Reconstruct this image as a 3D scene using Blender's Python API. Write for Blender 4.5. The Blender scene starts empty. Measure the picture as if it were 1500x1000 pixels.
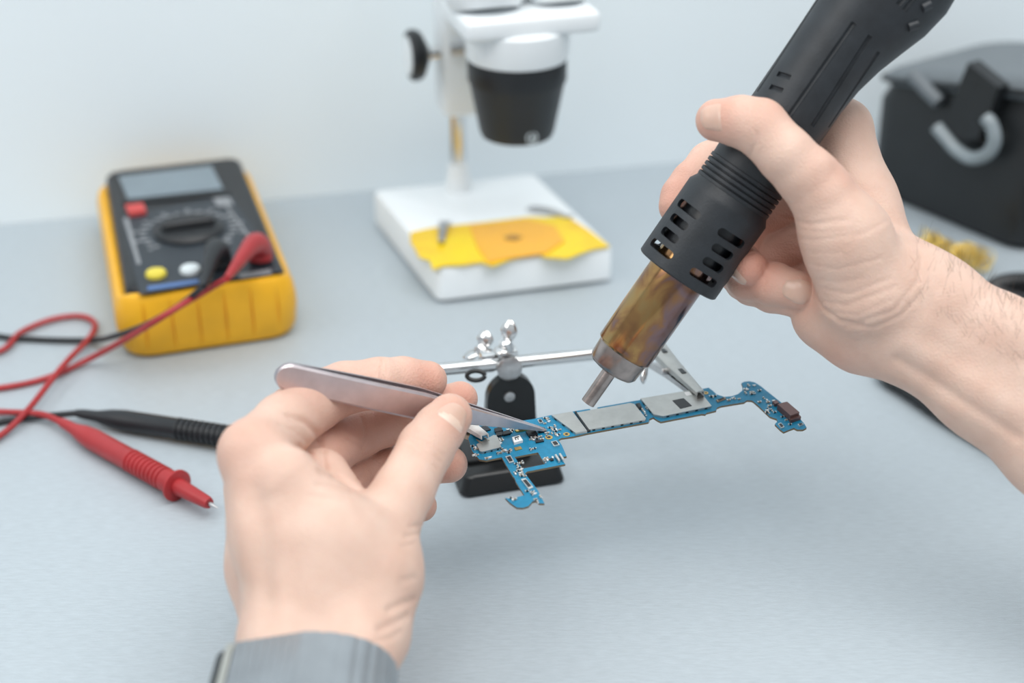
import bpy, bmesh, math, random
import numpy as np
from mathutils import Vector, Matrix

random.seed(7)
R = math.radians
COL = bpy.context.scene.collection

# ------------------------------------------------------------------ camera model
F = 1500 * 50 / 36.0
H = 0.39
PT = R(29)
CAM = Vector((0, 0, H))
CX = Vector((1, 0, 0))
CY = Vector((0, math.sin(PT), math.cos(PT)))
CZ = Vector((0, math.cos(PT), -math.sin(PT)))

def ray(px, py): return CX * ((px - 750) / F) + CY * ((500 - py) / F) + CZ
def P(px, py, d): return CAM + ray(px, py) * d
def G(px, py, z=0.0):
    r = ray(px, py)
    return CAM + r * ((z - H) / r.z)
def zat(x, y, py):
    k = (500 - py) / F
    return H + y * (k * math.cos(PT) - math.sin(PT)) / (math.cos(PT) + k * math.sin(PT))

# ------------------------------------------------------------------ materials
def mat(name, col, rough=0.5, metal=0.0, var=0.06, vscale=60, bump=0.0, bscale=400, spec=0.5, coat=0.0,
        sss=0.0, stretch=None, trans=0.0, emit=None):
    m = bpy.data.materials.new(name); m.use_nodes = True
    nt = m.node_tree; N = nt.nodes; Lk = nt.links
    b = N['Principled BSDF']
    b.inputs['Roughness'].default_value = rough
    b.inputs['Metallic'].default_value = metal
    b.inputs['Specular IOR Level'].default_value = spec
    b.inputs['Coat Weight'].default_value = coat
    b.inputs['Transmission Weight'].default_value = trans
    tc = N.new('ShaderNodeTexCoord')
    src = tc.outputs['Object']
    if stretch:
        mp = N.new('ShaderNodeMapping'); mp.inputs['Scale'].default_value = stretch
        Lk.new(src, mp.inputs['Vector']); src = mp.outputs['Vector']
    nz = N.new('ShaderNodeTexNoise'); nz.inputs['Scale'].default_value = vscale
    nz.inputs['Detail'].default_value = 4
    Lk.new(src, nz.inputs['Vector'])
    rp = N.new('ShaderNodeValToRGB')
    lo = [max(0, c * (1 - var)) for c in col]; hi = [min(1, c * (1 + var)) for c in col]
    rp.color_ramp.elements[0].color = (*lo, 1); rp.color_ramp.elements[0].position = 0.3
    rp.color_ramp.elements[1].color = (*hi, 1); rp.color_ramp.elements[1].position = 0.7
    Lk.new(nz.outputs['Fac'], rp.inputs['Fac'])
    Lk.new(rp.outputs['Color'], b.inputs['Base Color'])
    if bump:
        n2 = N.new('ShaderNodeTexNoise'); n2.inputs['Scale'].default_value = bscale
        n2.inputs['Detail'].default_value = 3
        Lk.new(src, n2.inputs['Vector'])
        bp = N.new('ShaderNodeBump'); bp.inputs['Strength'].default_value = bump
        bp.inputs['Distance'].default_value = 0.001
        Lk.new(n2.outputs['Fac'], bp.inputs['Height'])
        Lk.new(bp.outputs['Normal'], b.inputs['Normal'])
    if sss:
        b.inputs['Subsurface Weight'].default_value = sss
        b.inputs['Subsurface Radius'].default_value = (1.0, 0.35, 0.2)
        b.inputs['Subsurface Scale'].default_value = 0.004
    return m

M = {}
M['table'] = mat('pale_laminate', (0.43, 0.487, 0.527), 0.48, var=0.06, vscale=150, bump=0.25, bscale=420, stretch=(1, 6, 1))
M['wall'] = mat('wall_paint', (0.82, 0.89, 0.925), 0.85, var=0.012, vscale=4, bump=0.04, bscale=250)
M['yellow'] = mat('yellow_rubber', (0.86, 0.44, 0.012), 0.45, var=0.05, bump=0.05)
M['black'] = mat('black_plastic', (0.012, 0.0135, 0.016), 0.42, var=0.15, bump=0.05, bscale=900)
M['facegrey'] = mat('face_plate', (0.022, 0.029, 0.038), 0.42, var=0.1)
M['lcd'] = mat('lcd_grey', (0.185, 0.235, 0.27), 0.30, var=0.05)
M['redbtn'] = mat('red_plastic', (0.55, 0.055, 0.05), 0.4)
M['redlead'] = mat('red_rubber', (0.37, 0.024, 0.028), 0.42, var=0.1, bump=0.05)
M['blacklead'] = mat('black_rubber', (0.012, 0.014, 0.017), 0.45, var=0.15)
M['yelbtn'] = mat('yellow_plastic', (0.75, 0.62, 0.06), 0.4)
M['whitebtn'] = mat('white_plastic', (0.62, 0.68, 0.70), 0.4)
M['greyprint'] = mat('grey_print', (0.24, 0.255, 0.27), 0.5)
M['blueprint'] = mat('blue_print', (0.08, 0.16, 0.36), 0.5)
M['scopewhite'] = mat('white_enamel', (0.84, 0.88, 0.90), 0.35, var=0.01, coat=0.2)
M['chrome'] = mat('chrome', (0.72, 0.72, 0.72), 0.14, 1.0, var=0.04)
M['steel'] = mat('brushed_steel', (0.56, 0.55, 0.55), 0.30, 1.0, var=0.10, vscale=300, bump=0.05, bscale=900)
M['tweezer'] = mat('tweezer_steel', (0.60, 0.54, 0.56), 0.36, 1.0, var=0.06, vscale=200, bump=0.03, bscale=1500)
M['gunblack'] = mat('gun_black', (0.019, 0.023, 0.028), 0.47, var=0.22, vscale=120, bump=0.10, bscale=1200)
M['nozzle'] = mat('nozzle_steel', (0.36, 0.31, 0.29), 0.26, 1.0, var=0.25, vscale=160, bump=0.05)
M['caseblack'] = mat('case_black', (0.011, 0.013, 0.015), 0.42, var=0.1)
M['caselit'] = mat('case_lit_grey', (0.13, 0.15, 0.165), 0.45, var=0.08)  # reflected light on the black lid put into a grey base colour
M['pcb'] = mat('blue_pcb', (0.003, 0.185, 0.335), 0.42, var=0.12, vscale=600, bump=0.05, bscale=1500)
M['pcbedge'] = mat('pcb_edge', (0.16, 0.12, 0.07), 0.6)
M['shield'] = mat('shield_tin', (0.50, 0.50, 0.48), 0.36, 0.85, var=0.06, vscale=250, bump=0.04)
M['chip'] = mat('chip_black', (0.010, 0.011, 0.014), 0.35)
M['gold'] = mat('gold_pad', (0.70, 0.46, 0.16), 0.3, 0.9)
M['solder'] = mat('solder', (0.70, 0.70, 0.68), 0.3, 0.8)
M['ceramic'] = mat('ceramic_tan', (0.30, 0.24, 0.18), 0.5)
M['usb'] = mat('usb_brown', (0.17, 0.10, 0.095), 0.38, 0.6)
M['whitecomp'] = mat('white_component', (0.85, 0.86, 0.86), 0.4)
M['basegloss'] = mat('cast_black', (0.010, 0.011, 0.012), 0.28, var=0.2, bump=0.04)
M['nail'] = mat('fingernail', (0.66, 0.435, 0.345), 0.30, var=0.04, vscale=200, sss=0.2, coat=0.15)
M['lunula'] = mat('nail_pale', (0.77, 0.555, 0.455), 0.30, var=0.03, sss=0.2, coat=0.15)
M['brass'] = mat('brass_wire', (0.80, 0.58, 0.16), 0.28, 0.9)
M['hair'] = mat('dark_hair', (0.06, 0.04, 0.03), 0.5)
M['watch'] = mat('watch_grey', (0.27, 0.30, 0.325), 0.34, 0.35, var=0.14, vscale=40)
M['watchdark'] = mat('watch_black', (0.010, 0.011, 0.012), 0.15, var=0.1)
M['watchside'] = mat('watch_side', (0.42, 0.43, 0.40), 0.35, 0.5)
M['clearplastic'] = mat('grey_clear_plastic', (0.24, 0.28, 0.30), 0.25, var=0.1)
M['clipcream'] = mat('clip_sleeve', (0.80, 0.80, 0.78), 0.38, var=0.12, vscale=200)
M['clipscorch'] = mat('clip_scorched', (0.45, 0.36, 0.26), 0.5, var=0.35, vscale=250)

def ramp_mat(name, stops, scale, rough, metal, detail=4, dist=0.6, stretch=None, bump=0.0, side=0.0):
    m = bpy.data.materials.new(name); m.use_nodes = True
    nt = m.node_tree; N = nt.nodes; L = nt.links; b = N['Principled BSDF']
    tc = N.new('ShaderNodeTexCoord'); src = tc.outputs['Object']
    if stretch:
        mp = N.new('ShaderNodeMapping'); mp.inputs['Scale'].default_value = stretch
        L.new(src, mp.inputs['Vector']); src = mp.outputs['Vector']
    nz = N.new('ShaderNodeTexNoise'); nz.inputs['Scale'].default_value = scale
    nz.inputs['Detail'].default_value = detail; nz.inputs['Distortion'].default_value = dist
    L.new(src, nz.inputs['Vector'])
    rp = N.new('ShaderNodeValToRGB'); cr = rp.color_ramp
    while len(cr.elements) < len(stops): cr.elements.new(0.5)
    for e, (p, c) in zip(cr.elements, stops): e.position = p; e.color = (*c, 1)
    fac = nz.outputs['Fac']
    if side:
        sx = N.new('ShaderNodeSeparateXYZ'); L.new(tc.outputs['Object'], sx.inputs[0])
        ma = N.new('ShaderNodeMath'); ma.operation = 'MULTIPLY_ADD'; L.new(sx.outputs['X'], ma.inputs[0]); ma.inputs[1].default_value = side
        L.new(fac, ma.inputs[2]); fac = ma.outputs[0]
    L.new(fac, rp.inputs['Fac']); L.new(rp.outputs['Color'], b.inputs['Base Color'])
    b.inputs['Roughness'].default_value = rough; b.inputs['Metallic'].default_value = metal
    if bump:
        bp = N.new('ShaderNodeBump'); bp.inputs['Strength'].default_value = bump; bp.inputs['Distance'].default_value = .001
        L.new(nz.outputs['Fac'], bp.inputs['Height']); L.new(bp.outputs['Normal'], b.inputs['Normal'])
    return m
M['heattube'] = ramp_mat('heat_tinted_steel', [(0.30, (0.40, 0.29, 0.13)), (0.42, (0.42, 0.25, 0.10)), (0.52, (0.29, 0.15, 0.075)),
                          (0.60, (0.22, 0.145, 0.15)), (0.74, (0.19, 0.095, 0.06))], 75, 0.17, 0.95, stretch=(1, 1, 0.7), side=9.0)
M['film'] = ramp_mat('stained_film', [(0.25, (0.80, 0.62, 0.005)), (0.5, (0.84, 0.58, 0.01)), (0.75, (0.76, 0.46, 0.01))], 40, 0.35, 0.0)
M['burn'] = mat('burnt_film', (0.36, 0.19, 0.04), .5)
M['filmpatch'] = ramp_mat('orange_film', [(0.2, (0.82, 0.42, 0.03)), (0.62, (0.80, 0.40, 0.03)), (0.85, (0.50, 0.26, 0.05))], 55, 0.35, 0.0)

def skin_mat():
    m = bpy.data.materials.new('skin'); m.use_nodes = True
    nt = m.node_tree; N = nt.nodes; L = nt.links; b = N['Principled BSDF']
    tc = N.new('ShaderNodeTexCoord')
    n1 = N.new('ShaderNodeTexNoise'); n1.inputs['Scale'].default_value = 70; n1.inputs['Detail'].default_value = 5
    L.new(tc.outputs['Object'], n1.inputs['Vector'])
    r1 = N.new('ShaderNodeValToRGB')
    r1.color_ramp.elements[0].position = .3; r1.color_ramp.elements[0].color = (0.655, 0.440, 0.350, 1)
    r1.color_ramp.elements[1].position = .7; r1.color_ramp.elements[1].color = (0.725, 0.525, 0.430, 1)
    L.new(n1.outputs['Fac'], r1.inputs['Fac'])
    at = N.new('ShaderNodeAttribute'); at.attribute_name = 'blush_shade'
    mx = N.new('ShaderNodeMix'); mx.data_type = 'RGBA'
    L.new(at.outputs['Fac'], mx.inputs['Factor']); L.new(r1.outputs['Color'], mx.inputs[6])
    mx.inputs[7].default_value = (0.63, 0.285, 0.21, 1)  # deep red for fingertips, deepened to paint the shade between fingers
    L.new(mx.outputs[2], b.inputs['Base Color'])
    b.inputs['Roughness'].default_value = 0.52
    b.inputs['Specular IOR Level'].default_value = 0.35
    b.inputs['Subsurface Weight'].default_value = 0.12
    b.inputs['Subsurface Radius'].default_value = (1, .32, .16)
    b.inputs['Subsurface Scale'].default_value = 0.005
    v = N.new('ShaderNodeTexVoronoi'); v.inputs['Scale'].default_value = 1100
    L.new(tc.outputs['Object'], v.inputs['Vector'])
    n3 = N.new('ShaderNodeTexNoise'); n3.inputs['Scale'].default_value = 420; n3.inputs['Detail'].default_value = 4
    L.new(tc.outputs['Object'], n3.inputs['Vector'])
    ad = N.new('ShaderNodeMath'); ad.operation = 'ADD'
    ml3 = N.new('ShaderNodeMath'); ml3.operation = 'MULTIPLY'; ml3.inputs[1].default_value = 0.55
    L.new(n3.outputs['Fac'], ml3.inputs[0]); L.new(v.outputs['Distance'], ad.inputs[0]); L.new(ml3.outputs[0], ad.inputs[1])
    bp = N.new('ShaderNodeBump'); bp.inputs['Strength'].default_value = 0.26; bp.inputs['Distance'].default_value = 0.0006
    L.new(ad.outputs[0], bp.inputs['Height']); L.new(bp.outputs['Normal'], b.inputs['Normal'])
    return m
M['skin'] = skin_mat()

# ------------------------------------------------------------------ object helpers
def props(o, label=None, cat=None, group=None, kind=None):
    if label: o['label'] = label
    if cat: o['category'] = cat
    if group: o['group'] = group
    if kind: o['kind'] = kind
    return o

def thing(name, label, cat, loc=(0, 0, 0), rot=None):
    o = bpy.data.objects.new(name, None); COL.objects.link(o)
    o.empty_display_size = 0.01
    mw = Matrix.Translation(Vector(loc))
    if rot is not None:
        mw = mw @ (Matrix.Rotation(rot, 4, 'Z') if isinstance(rot, (int, float)) else rot.to_4x4())
    o.matrix_world = mw
    o.location, o.rotation_euler = mw.to_translation(), mw.to_euler()
    W[o.name] = mw
    return props(o, label, cat)
W = {}

def root_matrix(o):
    while o.parent: o = o.parent
    return W.get(o.name, Matrix.Identity(4))

def obj(name, bm, material, parent=None, world=False, smooth=True, label=None):
    """one bmesh -> one mesh object; coordinates are the root's own unless world=True"""
    if world and parent is not None:
        bm.transform(root_matrix(parent).inverted())
    bmesh.ops.recalc_face_normals(bm, faces=bm.faces[:])
    me = bpy.data.meshes.new(name); bm.to_mesh(me); bm.free()
    mats = material if isinstance(material, (list, tuple)) else [material]
    for m in mats: me.materials.append(M[m] if isinstance(m, str) else m)
    o = bpy.data.objects.new(name, me); COL.objects.link(o)
    if smooth:
        for p in me.polygons: p.use_smooth = True
        try: me.set_sharp_from_angle(angle=R(38))
        except Exception: pass
    if parent is not None: o.parent = parent
    if label: o['label'] = label
    return o

def box(bm, c, s, rot=None, bevel=0.0, seg=2, taper=None):
    r = bmesh.ops.create_cube(bm, size=1.0)
    vs = r['verts']
    for v in vs:
        v.co = Vector((v.co.x * s[0], v.co.y * s[1], v.co.z * s[2]))
        if taper and v.co.z > 0: v.co.x *= taper; v.co.y *= taper
    if bevel:
        es = list({e for v in vs for e in v.link_edges})
        rb = bmesh.ops.bevel(bm, geom=es, offset=bevel, segments=seg, affect='EDGES', profile=0.5)
        vs = list({v for f in rb['faces'] for v in f.verts} | {v for v in vs if v.is_valid})
    m = Matrix.Translation(Vector(c)) @ (rot.to_4x4() if rot is not None else Matrix.Identity(4))
    bmesh.ops.transform(bm, matrix=m, verts=vs)
    return vs

def lathe(bm, prof, seg=32, mtx=None, cap=True, a0=0, a1=2 * math.pi):
    full = abs(a1 - a0 - 2 * math.pi) < 1e-6
    n = seg if full else seg + 1
    rings = []
    for r, z in prof:
        ring = []
        for i in range(n):
            a = a0 + (a1 - a0) * i / seg
            v = Vector((r * math.cos(a), r * math.sin(a), z))
            ring.append(bm.verts.new(mtx @ v if mtx is not None else v))
        rings.append(ring)
    for k in range(len(rings) - 1):
        for i in range(seg):
            j = (i + 1) % n
            bm.faces.new((rings[k][i], rings[k][j], rings[k + 1][j], rings[k + 1][i]))
    if cap and full:
        if prof[0][0] > 1e-6: bm.faces.new(rings[0][::-1])
        if prof[-1][0] > 1e-6: bm.faces.new(rings[-1])
    return rings

def axis_matrix(a, b, up=Vector((0, 0, 1))):
    """frame with z from a to b, origin a"""
    z = (b - a).normalized()
    x = up.cross(z)
    if x.length < 1e-4: x = Vector((1, 0, 0)).cross(z)
    x.normalize(); y = z.cross(x)
    m = Matrix((x, y, z)).transposed().to_4x4(); m.translation = a
    return m

def rod(bm, a, b, r, seg=20, r2=None, bev=0.0):
    a, b = Vector(a), Vector(b); Ln = (b - a).length; r2 = r if r2 is None else r2
    pr = [(r - bev, 0), (r, bev), (r2, Ln - bev), (r2 - bev, Ln)] if bev else [(r, 0), (r2, Ln)]
    lathe(bm, pr, seg, axis_matrix(a, b))

def catmull(pts, n=10):
    pts = [Vector(p) for p in pts]
    out = []
    ext = [pts[0] * 2 - pts[1]] + pts + [pts[-1] * 2 - pts[-2]]
    for i in range(1, len(ext) - 2):
        p0, p1, p2, p3 = ext[i - 1:i + 3]
        for k in range(n):
            t = k / n
            out.append(0.5 * ((2 * p1) + (p2 - p0) * t + (2 * p0 - 5 * p1 + 4 * p2 - p3) * t * t + (3 * p1 - p0 - 3 * p2 + p3) * t ** 3))
    out.append(pts[-1])
    return out

def tube(bm, pts, rad, seg=12, sx=1.0, closed=False):
    n = len(pts); rings = []
    up = Vector((0, 0, 1)); prevx = None
    for i, p in enumerate(pts):
        q = pts[min(i + 1, n - 1)] - pts[max(i - 1, 0)]
        if q.length < 1e-9: q = Vector((0, 1, 0))
        t = q.normalized()
        x = prevx - t * prevx.dot(t) if prevx is not None else up.cross(t)
        if x.length < 1e-4: x = Vector((1, 0, 0)).cross(t)
        x.normalize(); y = t.cross(x); prevx = x
        r = rad[i] if isinstance(rad, (list, tuple)) else rad
        rings.append([bm.verts.new(p + (x * math.cos(a) * sx + y * math.sin(a)) * r) for a in (2 * math.pi * k / seg for k in range(seg))])
    for k in range(n - 1):
        for i in range(seg):
            j = (i + 1) % seg
            bm.faces.new((rings[k][i], rings[k][j], rings[k + 1][j], rings[k + 1][i]))
    bm.faces.new(rings[0][::-1]); bm.faces.new(rings[-1])

def prism(bm, pts, down, holes=(), side_mat=0, bevel=0.0):
    """planar outline (+ holes) extruded by the vector down"""
    edges = []
    for loop in [pts] + list(holes):
        vs = [bm.verts.new(Vector(p)) for p in loop]
        edges += [bm.edges.new((vs[i], vs[(i + 1) % len(vs)])) for i in range(len(vs))]
    if holes:
        fs = [f for f in bmesh.ops.triangle_fill(bm, edges=edges, use_beauty=True)['geom'] if isinstance(f, bmesh.types.BMFace)]
    else:
        fs = [bm.faces.new([e.verts[0] for e in edges])] if False else bmesh.ops.triangle_fill(bm, edges=edges, use_beauty=True)['geom']
        fs = [f for f in fs if isinstance(f, bmesh.types.BMFace)]
    ex = bmesh.ops.extrude_face_region(bm, geom=fs)
    nv = [g for g in ex['geom'] if isinstance(g, bmesh.types.BMVert)]
    nf = [g for g in ex['geom'] if isinstance(g, bmesh.types.BMFace)]
    bmesh.ops.translate(bm, verts=nv, vec=Vector(down))
    if side_mat:
        keep = set(fs) | set(nf)
        vv = {v for f in fs for v in f.verts} | set(nv)
        for f in {f for v in vv for f in v.link_faces} - keep: f.material_index = side_mat

def boolean_cut(target, cutter_bm):
    me = bpy.data.meshes.new('cut'); bmesh.ops.recalc_face_normals(cutter_bm, faces=cutter_bm.faces[:])
    cutter_bm.to_mesh(me); cutter_bm.free()
    c = bpy.data.objects.new('cut', me); COL.objects.link(c)
    par = target.parent; target.parent = None
    md = target.modifiers.new('b', 'BOOLEAN'); md.operation = 'DIFFERENCE'; md.solver = 'EXACT'; md.object = c
    dg = bpy.context.evaluated_depsgraph_get(); dg.update()
    nm = bpy.data.meshes.new_from_object(target.evaluated_get(dg))
    target.modifiers.clear(); old = target.data; nmname = old.name
    target.data = nm; bpy.data.meshes.remove(old); nm.name = nmname
    bpy.data.objects.remove(c); bpy.data.meshes.remove(me)
    target.parent = par
    for p in nm.polygons: p.use_smooth = True
    try: nm.set_sharp_from_angle(angle=R(38))
    except Exception: pass

def BM(): return bmesh.new()

#@@SETTING
# ------------------------------------------------------------------ setting: wall and workbench
wa, wb = G(0, 328), G(960, 240)
WYAW = math.atan2(wb.y - wa.y, wb.x - wa.x)
bm = BM(); box(bm, (0, 0.03, 0.55), (3.6, 0.06, 1.5))
wrot = Matrix.Translation(wa) @ Matrix.Rotation(WYAW, 4, 'Z')
bm.transform(wrot)
props(obj('wall_back', bm, 'wall', smooth=False), kind='structure')
bm = BM(); box(bm, (0, -0.75, -0.016), (3.2, 1.5, 0.032), bevel=0.002)
bm.transform(wrot)
props(obj('workbench_top', bm, 'table'), 'pale grey laminate workbench top carrying all the tools', 'workbench')

#@@METER
# ------------------------------------------------------------------ multimeter
YM = R(17.6)
m0 = G(193, 531)
mm = thing('multimeter', 'digital multimeter in a ribbed yellow holster lying on the workbench', 'multimeter', (m0.x, m0.y, 0), YM)
MI = W[mm.name].inverted()
def ml(px, py, z): return MI @ G(px, py, z)
MWD, MLN, MH = 0.091, 0.190, 0.039
# yellow holster: tray with rounded front wall, rails and back corners
def rrect(x0, y0, x1, y1, r, n=8):
    out = []
    for cx_, cy_, a in ((x1 - r, y0 + r, -90), (x1 - r, y1 - r, 0), (x0 + r, y1 - r, 90), (x0 + r, y0 + r, 180)):
        for k in range(n + 1):
            t = R(a + 90 * k / n); out.append((cx_ + r * math.cos(t), cy_ + r * math.sin(t)))
    return out
def loft(bm, rings, caps=True):
    vr = [[bm.verts.new(Vector(p)) for p in rg] for rg in rings]
    n = len(vr[0])
    for a, b in zip(vr, vr[1:]):
        for i in range(n): bm.faces.new((a[i], a[(i + 1) % n], b[(i + 1) % n], b[i]))
    if caps: bm.faces.new(vr[0][::-1]); bm.faces.new(vr[-1])
bm = BM()
def hol(z, o, zf=None):
    pts = rrect(-o - .004, -o, MWD + o + .003, MLN + o, .016)
    out = []
    for x, y in pts: out.append((x, y, z))
    return out
def holtop(z, o, inner=False):
    # the rim: high at the front wall, lower along the rails
    pts = rrect(-o - .004, -o, MWD + o + .003, MLN + o, .016 - (.003 if inner else 0))
    out = []
    for x, y in pts:
        t = min(1, max(0, (y - 0.004) / 0.016)); t = t * t * (3 - 2 * t)
        out.append((x, y, z * (1 - t) + (z - 0.006) * t))
    return out
loft(bm, [hol(0, -.005), hol(0.002, -.0015), hol(0.006, 0), hol(0.018, .0012), hol(0.024, .001) , holtop(MH - .004, 0), holtop(MH - .001, -.0015), holtop(MH, -.004), holtop(MH - .003, -.0085)])
for f in bm.faces: f.smooth = True
hs = obj('holster', bm, 'yellow', mm)
# moulded grooves on the front wall -> ribs of their own shape in the holster mesh
bm = BM()
for k in range(6):
    x = 0.010 + k * 0.0145
    box(bm, (x, -0.0012, 0.020), (0.0016, 0.0035, 0.034), bevel=0.0006)
boolean_cut(hs, bm)
# black body and face
bm = BM()
loft(bm, [[(x, y, z) for x, y in rrect(o0, 0.010 + o, MWD - o1, MLN - .003 - o, .007)] for z, o, o0, o1 in
          ((0.006, 0, .002, .001), (0.034, 0, .002, .001), (0.0385, .0012, .0032, .0022), (0.0405, .003, .0075, .004))])
obj('body', bm, 'black', mm)
ZF = 0.0405
def mquad(px, z=ZF): return [Vector((*ml(x, y, z).xy, z)) for x, y in px]
def mplate(name, px, h, m, z=ZF, par=None, bev=0.0, label=None):
    bm = BM(); q = mquad(px, z)
    prism(bm, [p + Vector((0, 0, h)) for p in q], (0, 0, -h))
    return obj(name, bm, m, par or mm, smooth=False, label=label)
mplate('face_plate', [(176, 318), (337, 287), (416, 397), (205, 432)], .0006, 'facegrey')
scr = mplate('screen_bezel', [(163, 255), (318, 238), (338, 286), (180, 300)], .0012, 'black')
mplate('screen', [(174, 262), (310, 246), (327, 280), (188, 295)], .0018, 'lcd', par=scr, label='pale grey display window')
mplate('hold_button', [(184, 306), (210, 303), (215, 315), (190, 319)], .003, 'redbtn', label='red button')
dc = ml(277, 339, ZF)
bm = BM(); lathe(bm, [(.0205, 0), (.0205, .002), (.0185, .0032), (.0178, .004), (0, .004)], 40, Matrix.Translation(Vector((dc.x, dc.y, ZF))))
dial = obj('dial', bm, 'black', mm)
bm = BM(); box(bm, (0, 0, 0), (.034, .0075, .0055), bevel=.0022, seg=3, taper=.85)
bm.transform(Matrix.Translation(Vector((dc.x, dc.y, ZF + .0056))) @ Matrix.Rotation(R(3), 4, 'Z')); obj('dial_grip', bm, 'black', dial)
for (px, py, m_, n_) in ((229, 404, 'yelbtn', 'push_button'), (279, 398, 'whitebtn', 'push_button')):
    c = ml(px, py, ZF); bm = BM()
    lathe(bm, [(.0058, 0), (.0058, .0018), (.005, .003), (0, .0033)], 24, Matrix.Translation(Vector((c.x, c.y, ZF))))
    obj(n_, bm, m_, mm, label='yellow round button' if m_ == 'yelbtn' else 'white round button')
bm = BM()
for k in range(22):                      # printed range marks round the dial
    a = R(-130 + k * 282 / 21)
    rr = .0265
    p = Vector((dc.x - math.sin(a) * -rr, dc.y + math.cos(a) * rr, ZF + .0007))
    box(bm, p, (.0030 + .0014 * (k % 3), .0022, .0004), Matrix.Rotation(-0.0, 3, 'Z'))
    if k % 2 == 0:
        p2 = Vector((dc.x + math.sin(a) * (rr + .0045), dc.y + math.cos(a) * (rr + .004), ZF + .0007)); box(bm, p2, (.0028, .0022, .0004))
obj('range_marks', bm, 'greyprint', mm, smooth=False)
mplate('printed_bar', [(181, 322), (188, 321), (207, 388), (201, 389)], .0009, 'greyprint')
mplate('printed_bar', [(330, 303), (333, 302), (385, 372), (381, 373)], .0009, 'greyprint')
mplate('printed_panel', [(312, 292), (335, 290), (343, 301), (319, 304)], .0009, 'greyprint')
mplate('printed_line', [(216, 421), (290, 411), (292, 416), (217, 427)], .0009, 'blueprint', label='blue printed line')
mplate('printed_line', [(350, 403), (396, 396), (399, 401), (352, 408)], .0009, 'greyprint')
jacks = []
for px, py in ((322, 392), (382, 384), (303, 397)):
    c = ml(px, py, ZF); bm = BM()
    lathe(bm, [(.0048, 0), (.0048, .0012), (.0026, .0012), (.0024, .0004), (0, .0004)], 24, Matrix.Translation(Vector((c.x, c.y, ZF))))
    obj('jack', bm, 'black', mm); jacks.append(c)

#@@LEADS
# ------------------------------------------------------------------ test leads
def lead(name, label, m_, jack_px, plug_px, cable, probe_a, probe_b, rad):
    j = W[mm.name] @ Vector((*ml(*jack_px, ZF).xy, ZF + .002))
    t = thing(name, label, 'test lead', G(*probe_a, 0))
    # plug: stands in the jack and bends toward the cable
    e = P(*plug_px)
    top = j + Vector((0, 0, .0125))
    pts = catmull([j, j + Vector((0, 0, .007)), top + (e - top) * .25 + Vector((0, 0, .001)), e], 6)
    n = len(pts); bm = BM()
    tube(bm, pts, [(.0070 if i < n * .5 else .0070 - (.0052) * ((i / (n - 1) - .5) / .5)) for i in range(n)], 16)
    obj('plug', bm, m_, t, world=True)
    cp = [e] + [G(x, y, z) for x, y, z in cable]
    # probe frame
    A, B = G(*probe_a, .0055), G(*probe_b, .0075)
    ax = axis_matrix(A, B); Ln = (B - A).length
    bm = BM(); tube(bm, catmull(cp + [A], 10), .0017, 10)
    obj('cable', bm, m_, t, world=True)
    bm = BM()
    pr = [(.0020, 0), (.0026, .004), (.0030, .012), (.0047, .020), (.0055, .028), (.0055, Ln * .62)]
    z = Ln * .62
    for k in range(9):
        pr += [(.0058, z + .0005), (.0058, z + .0020), (.0051, z + .0023), (.0051, z + .0029)]; z += .0030
    pr += [(.0056, z), (.0056, Ln), (.0042, Ln + .0005), (.0030, Ln + .022), (.0025, Ln + .0235), (0, Ln + .0235)]
    lathe(bm, pr, 24, ax); obj('probe_handle', bm, m_, t, world=True)
    bm = BM(); lathe(bm, [(.0050, Ln - .0012), (.0078, Ln - .0006), (.0078, Ln + .0006), (.0050, Ln + .0012)], 28, ax)
    obj('finger_guard', bm, m_, t, world=True)
    bm = BM(); lathe(bm, [(.0011, Ln + .023), (.0011, Ln + .026), (.0004, Ln + .029), (0, Ln + .030)], 12, ax)
    obj('probe_tip', bm, 'steel', t, world=True, label='bare steel probe tip')
    return t
lead('test_lead', 'red test lead plugged into the multimeter, probe lying left of the hand with tweezers', 'redlead', (382, 384), (332, 408, .742),
     [(300, 427, .0475), (262, 449, .0455), (225, 472, .039), (180, 499, .021), (130, 526, .005), (70, 553, .002), (0, 568, .002), (-80, 572, .002), (-120, 548, .002), (-80, 530, .003), (0, 514, .003),
      (30, 487, .003), (75, 468, .003), (118, 463, .003), (139, 474, .003), (131, 495, .004), (100, 527, .008), (75, 557, .0075), (40, 601, .006), (0, 638, .003),
      (-60, 668, .002), (-110, 655, .002), (-90, 618, .002), (-40, 604, .002), (20, 604, .004), (62, 607, .0052)],
     (88, 617), (259, 711), .0055)
lead('test_lead', 'black test lead plugged into the multimeter, probe end hidden behind the hand with tweezers', 'blacklead', (322, 392), (298, 420, .742),
     [(262, 448, .0405), (225, 470, .0345), (198, 482, .028), (165, 493, .014), (138, 498, .004), (80, 498, .002), (20, 495, .002), (-60, 490, .002), (-140, 540, .002), (-130, 640, .002), (-60, 640, .002), (0, 618, .002), (60, 610, .0035)],
     (112, 605), (352, 642), .0055)

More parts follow.
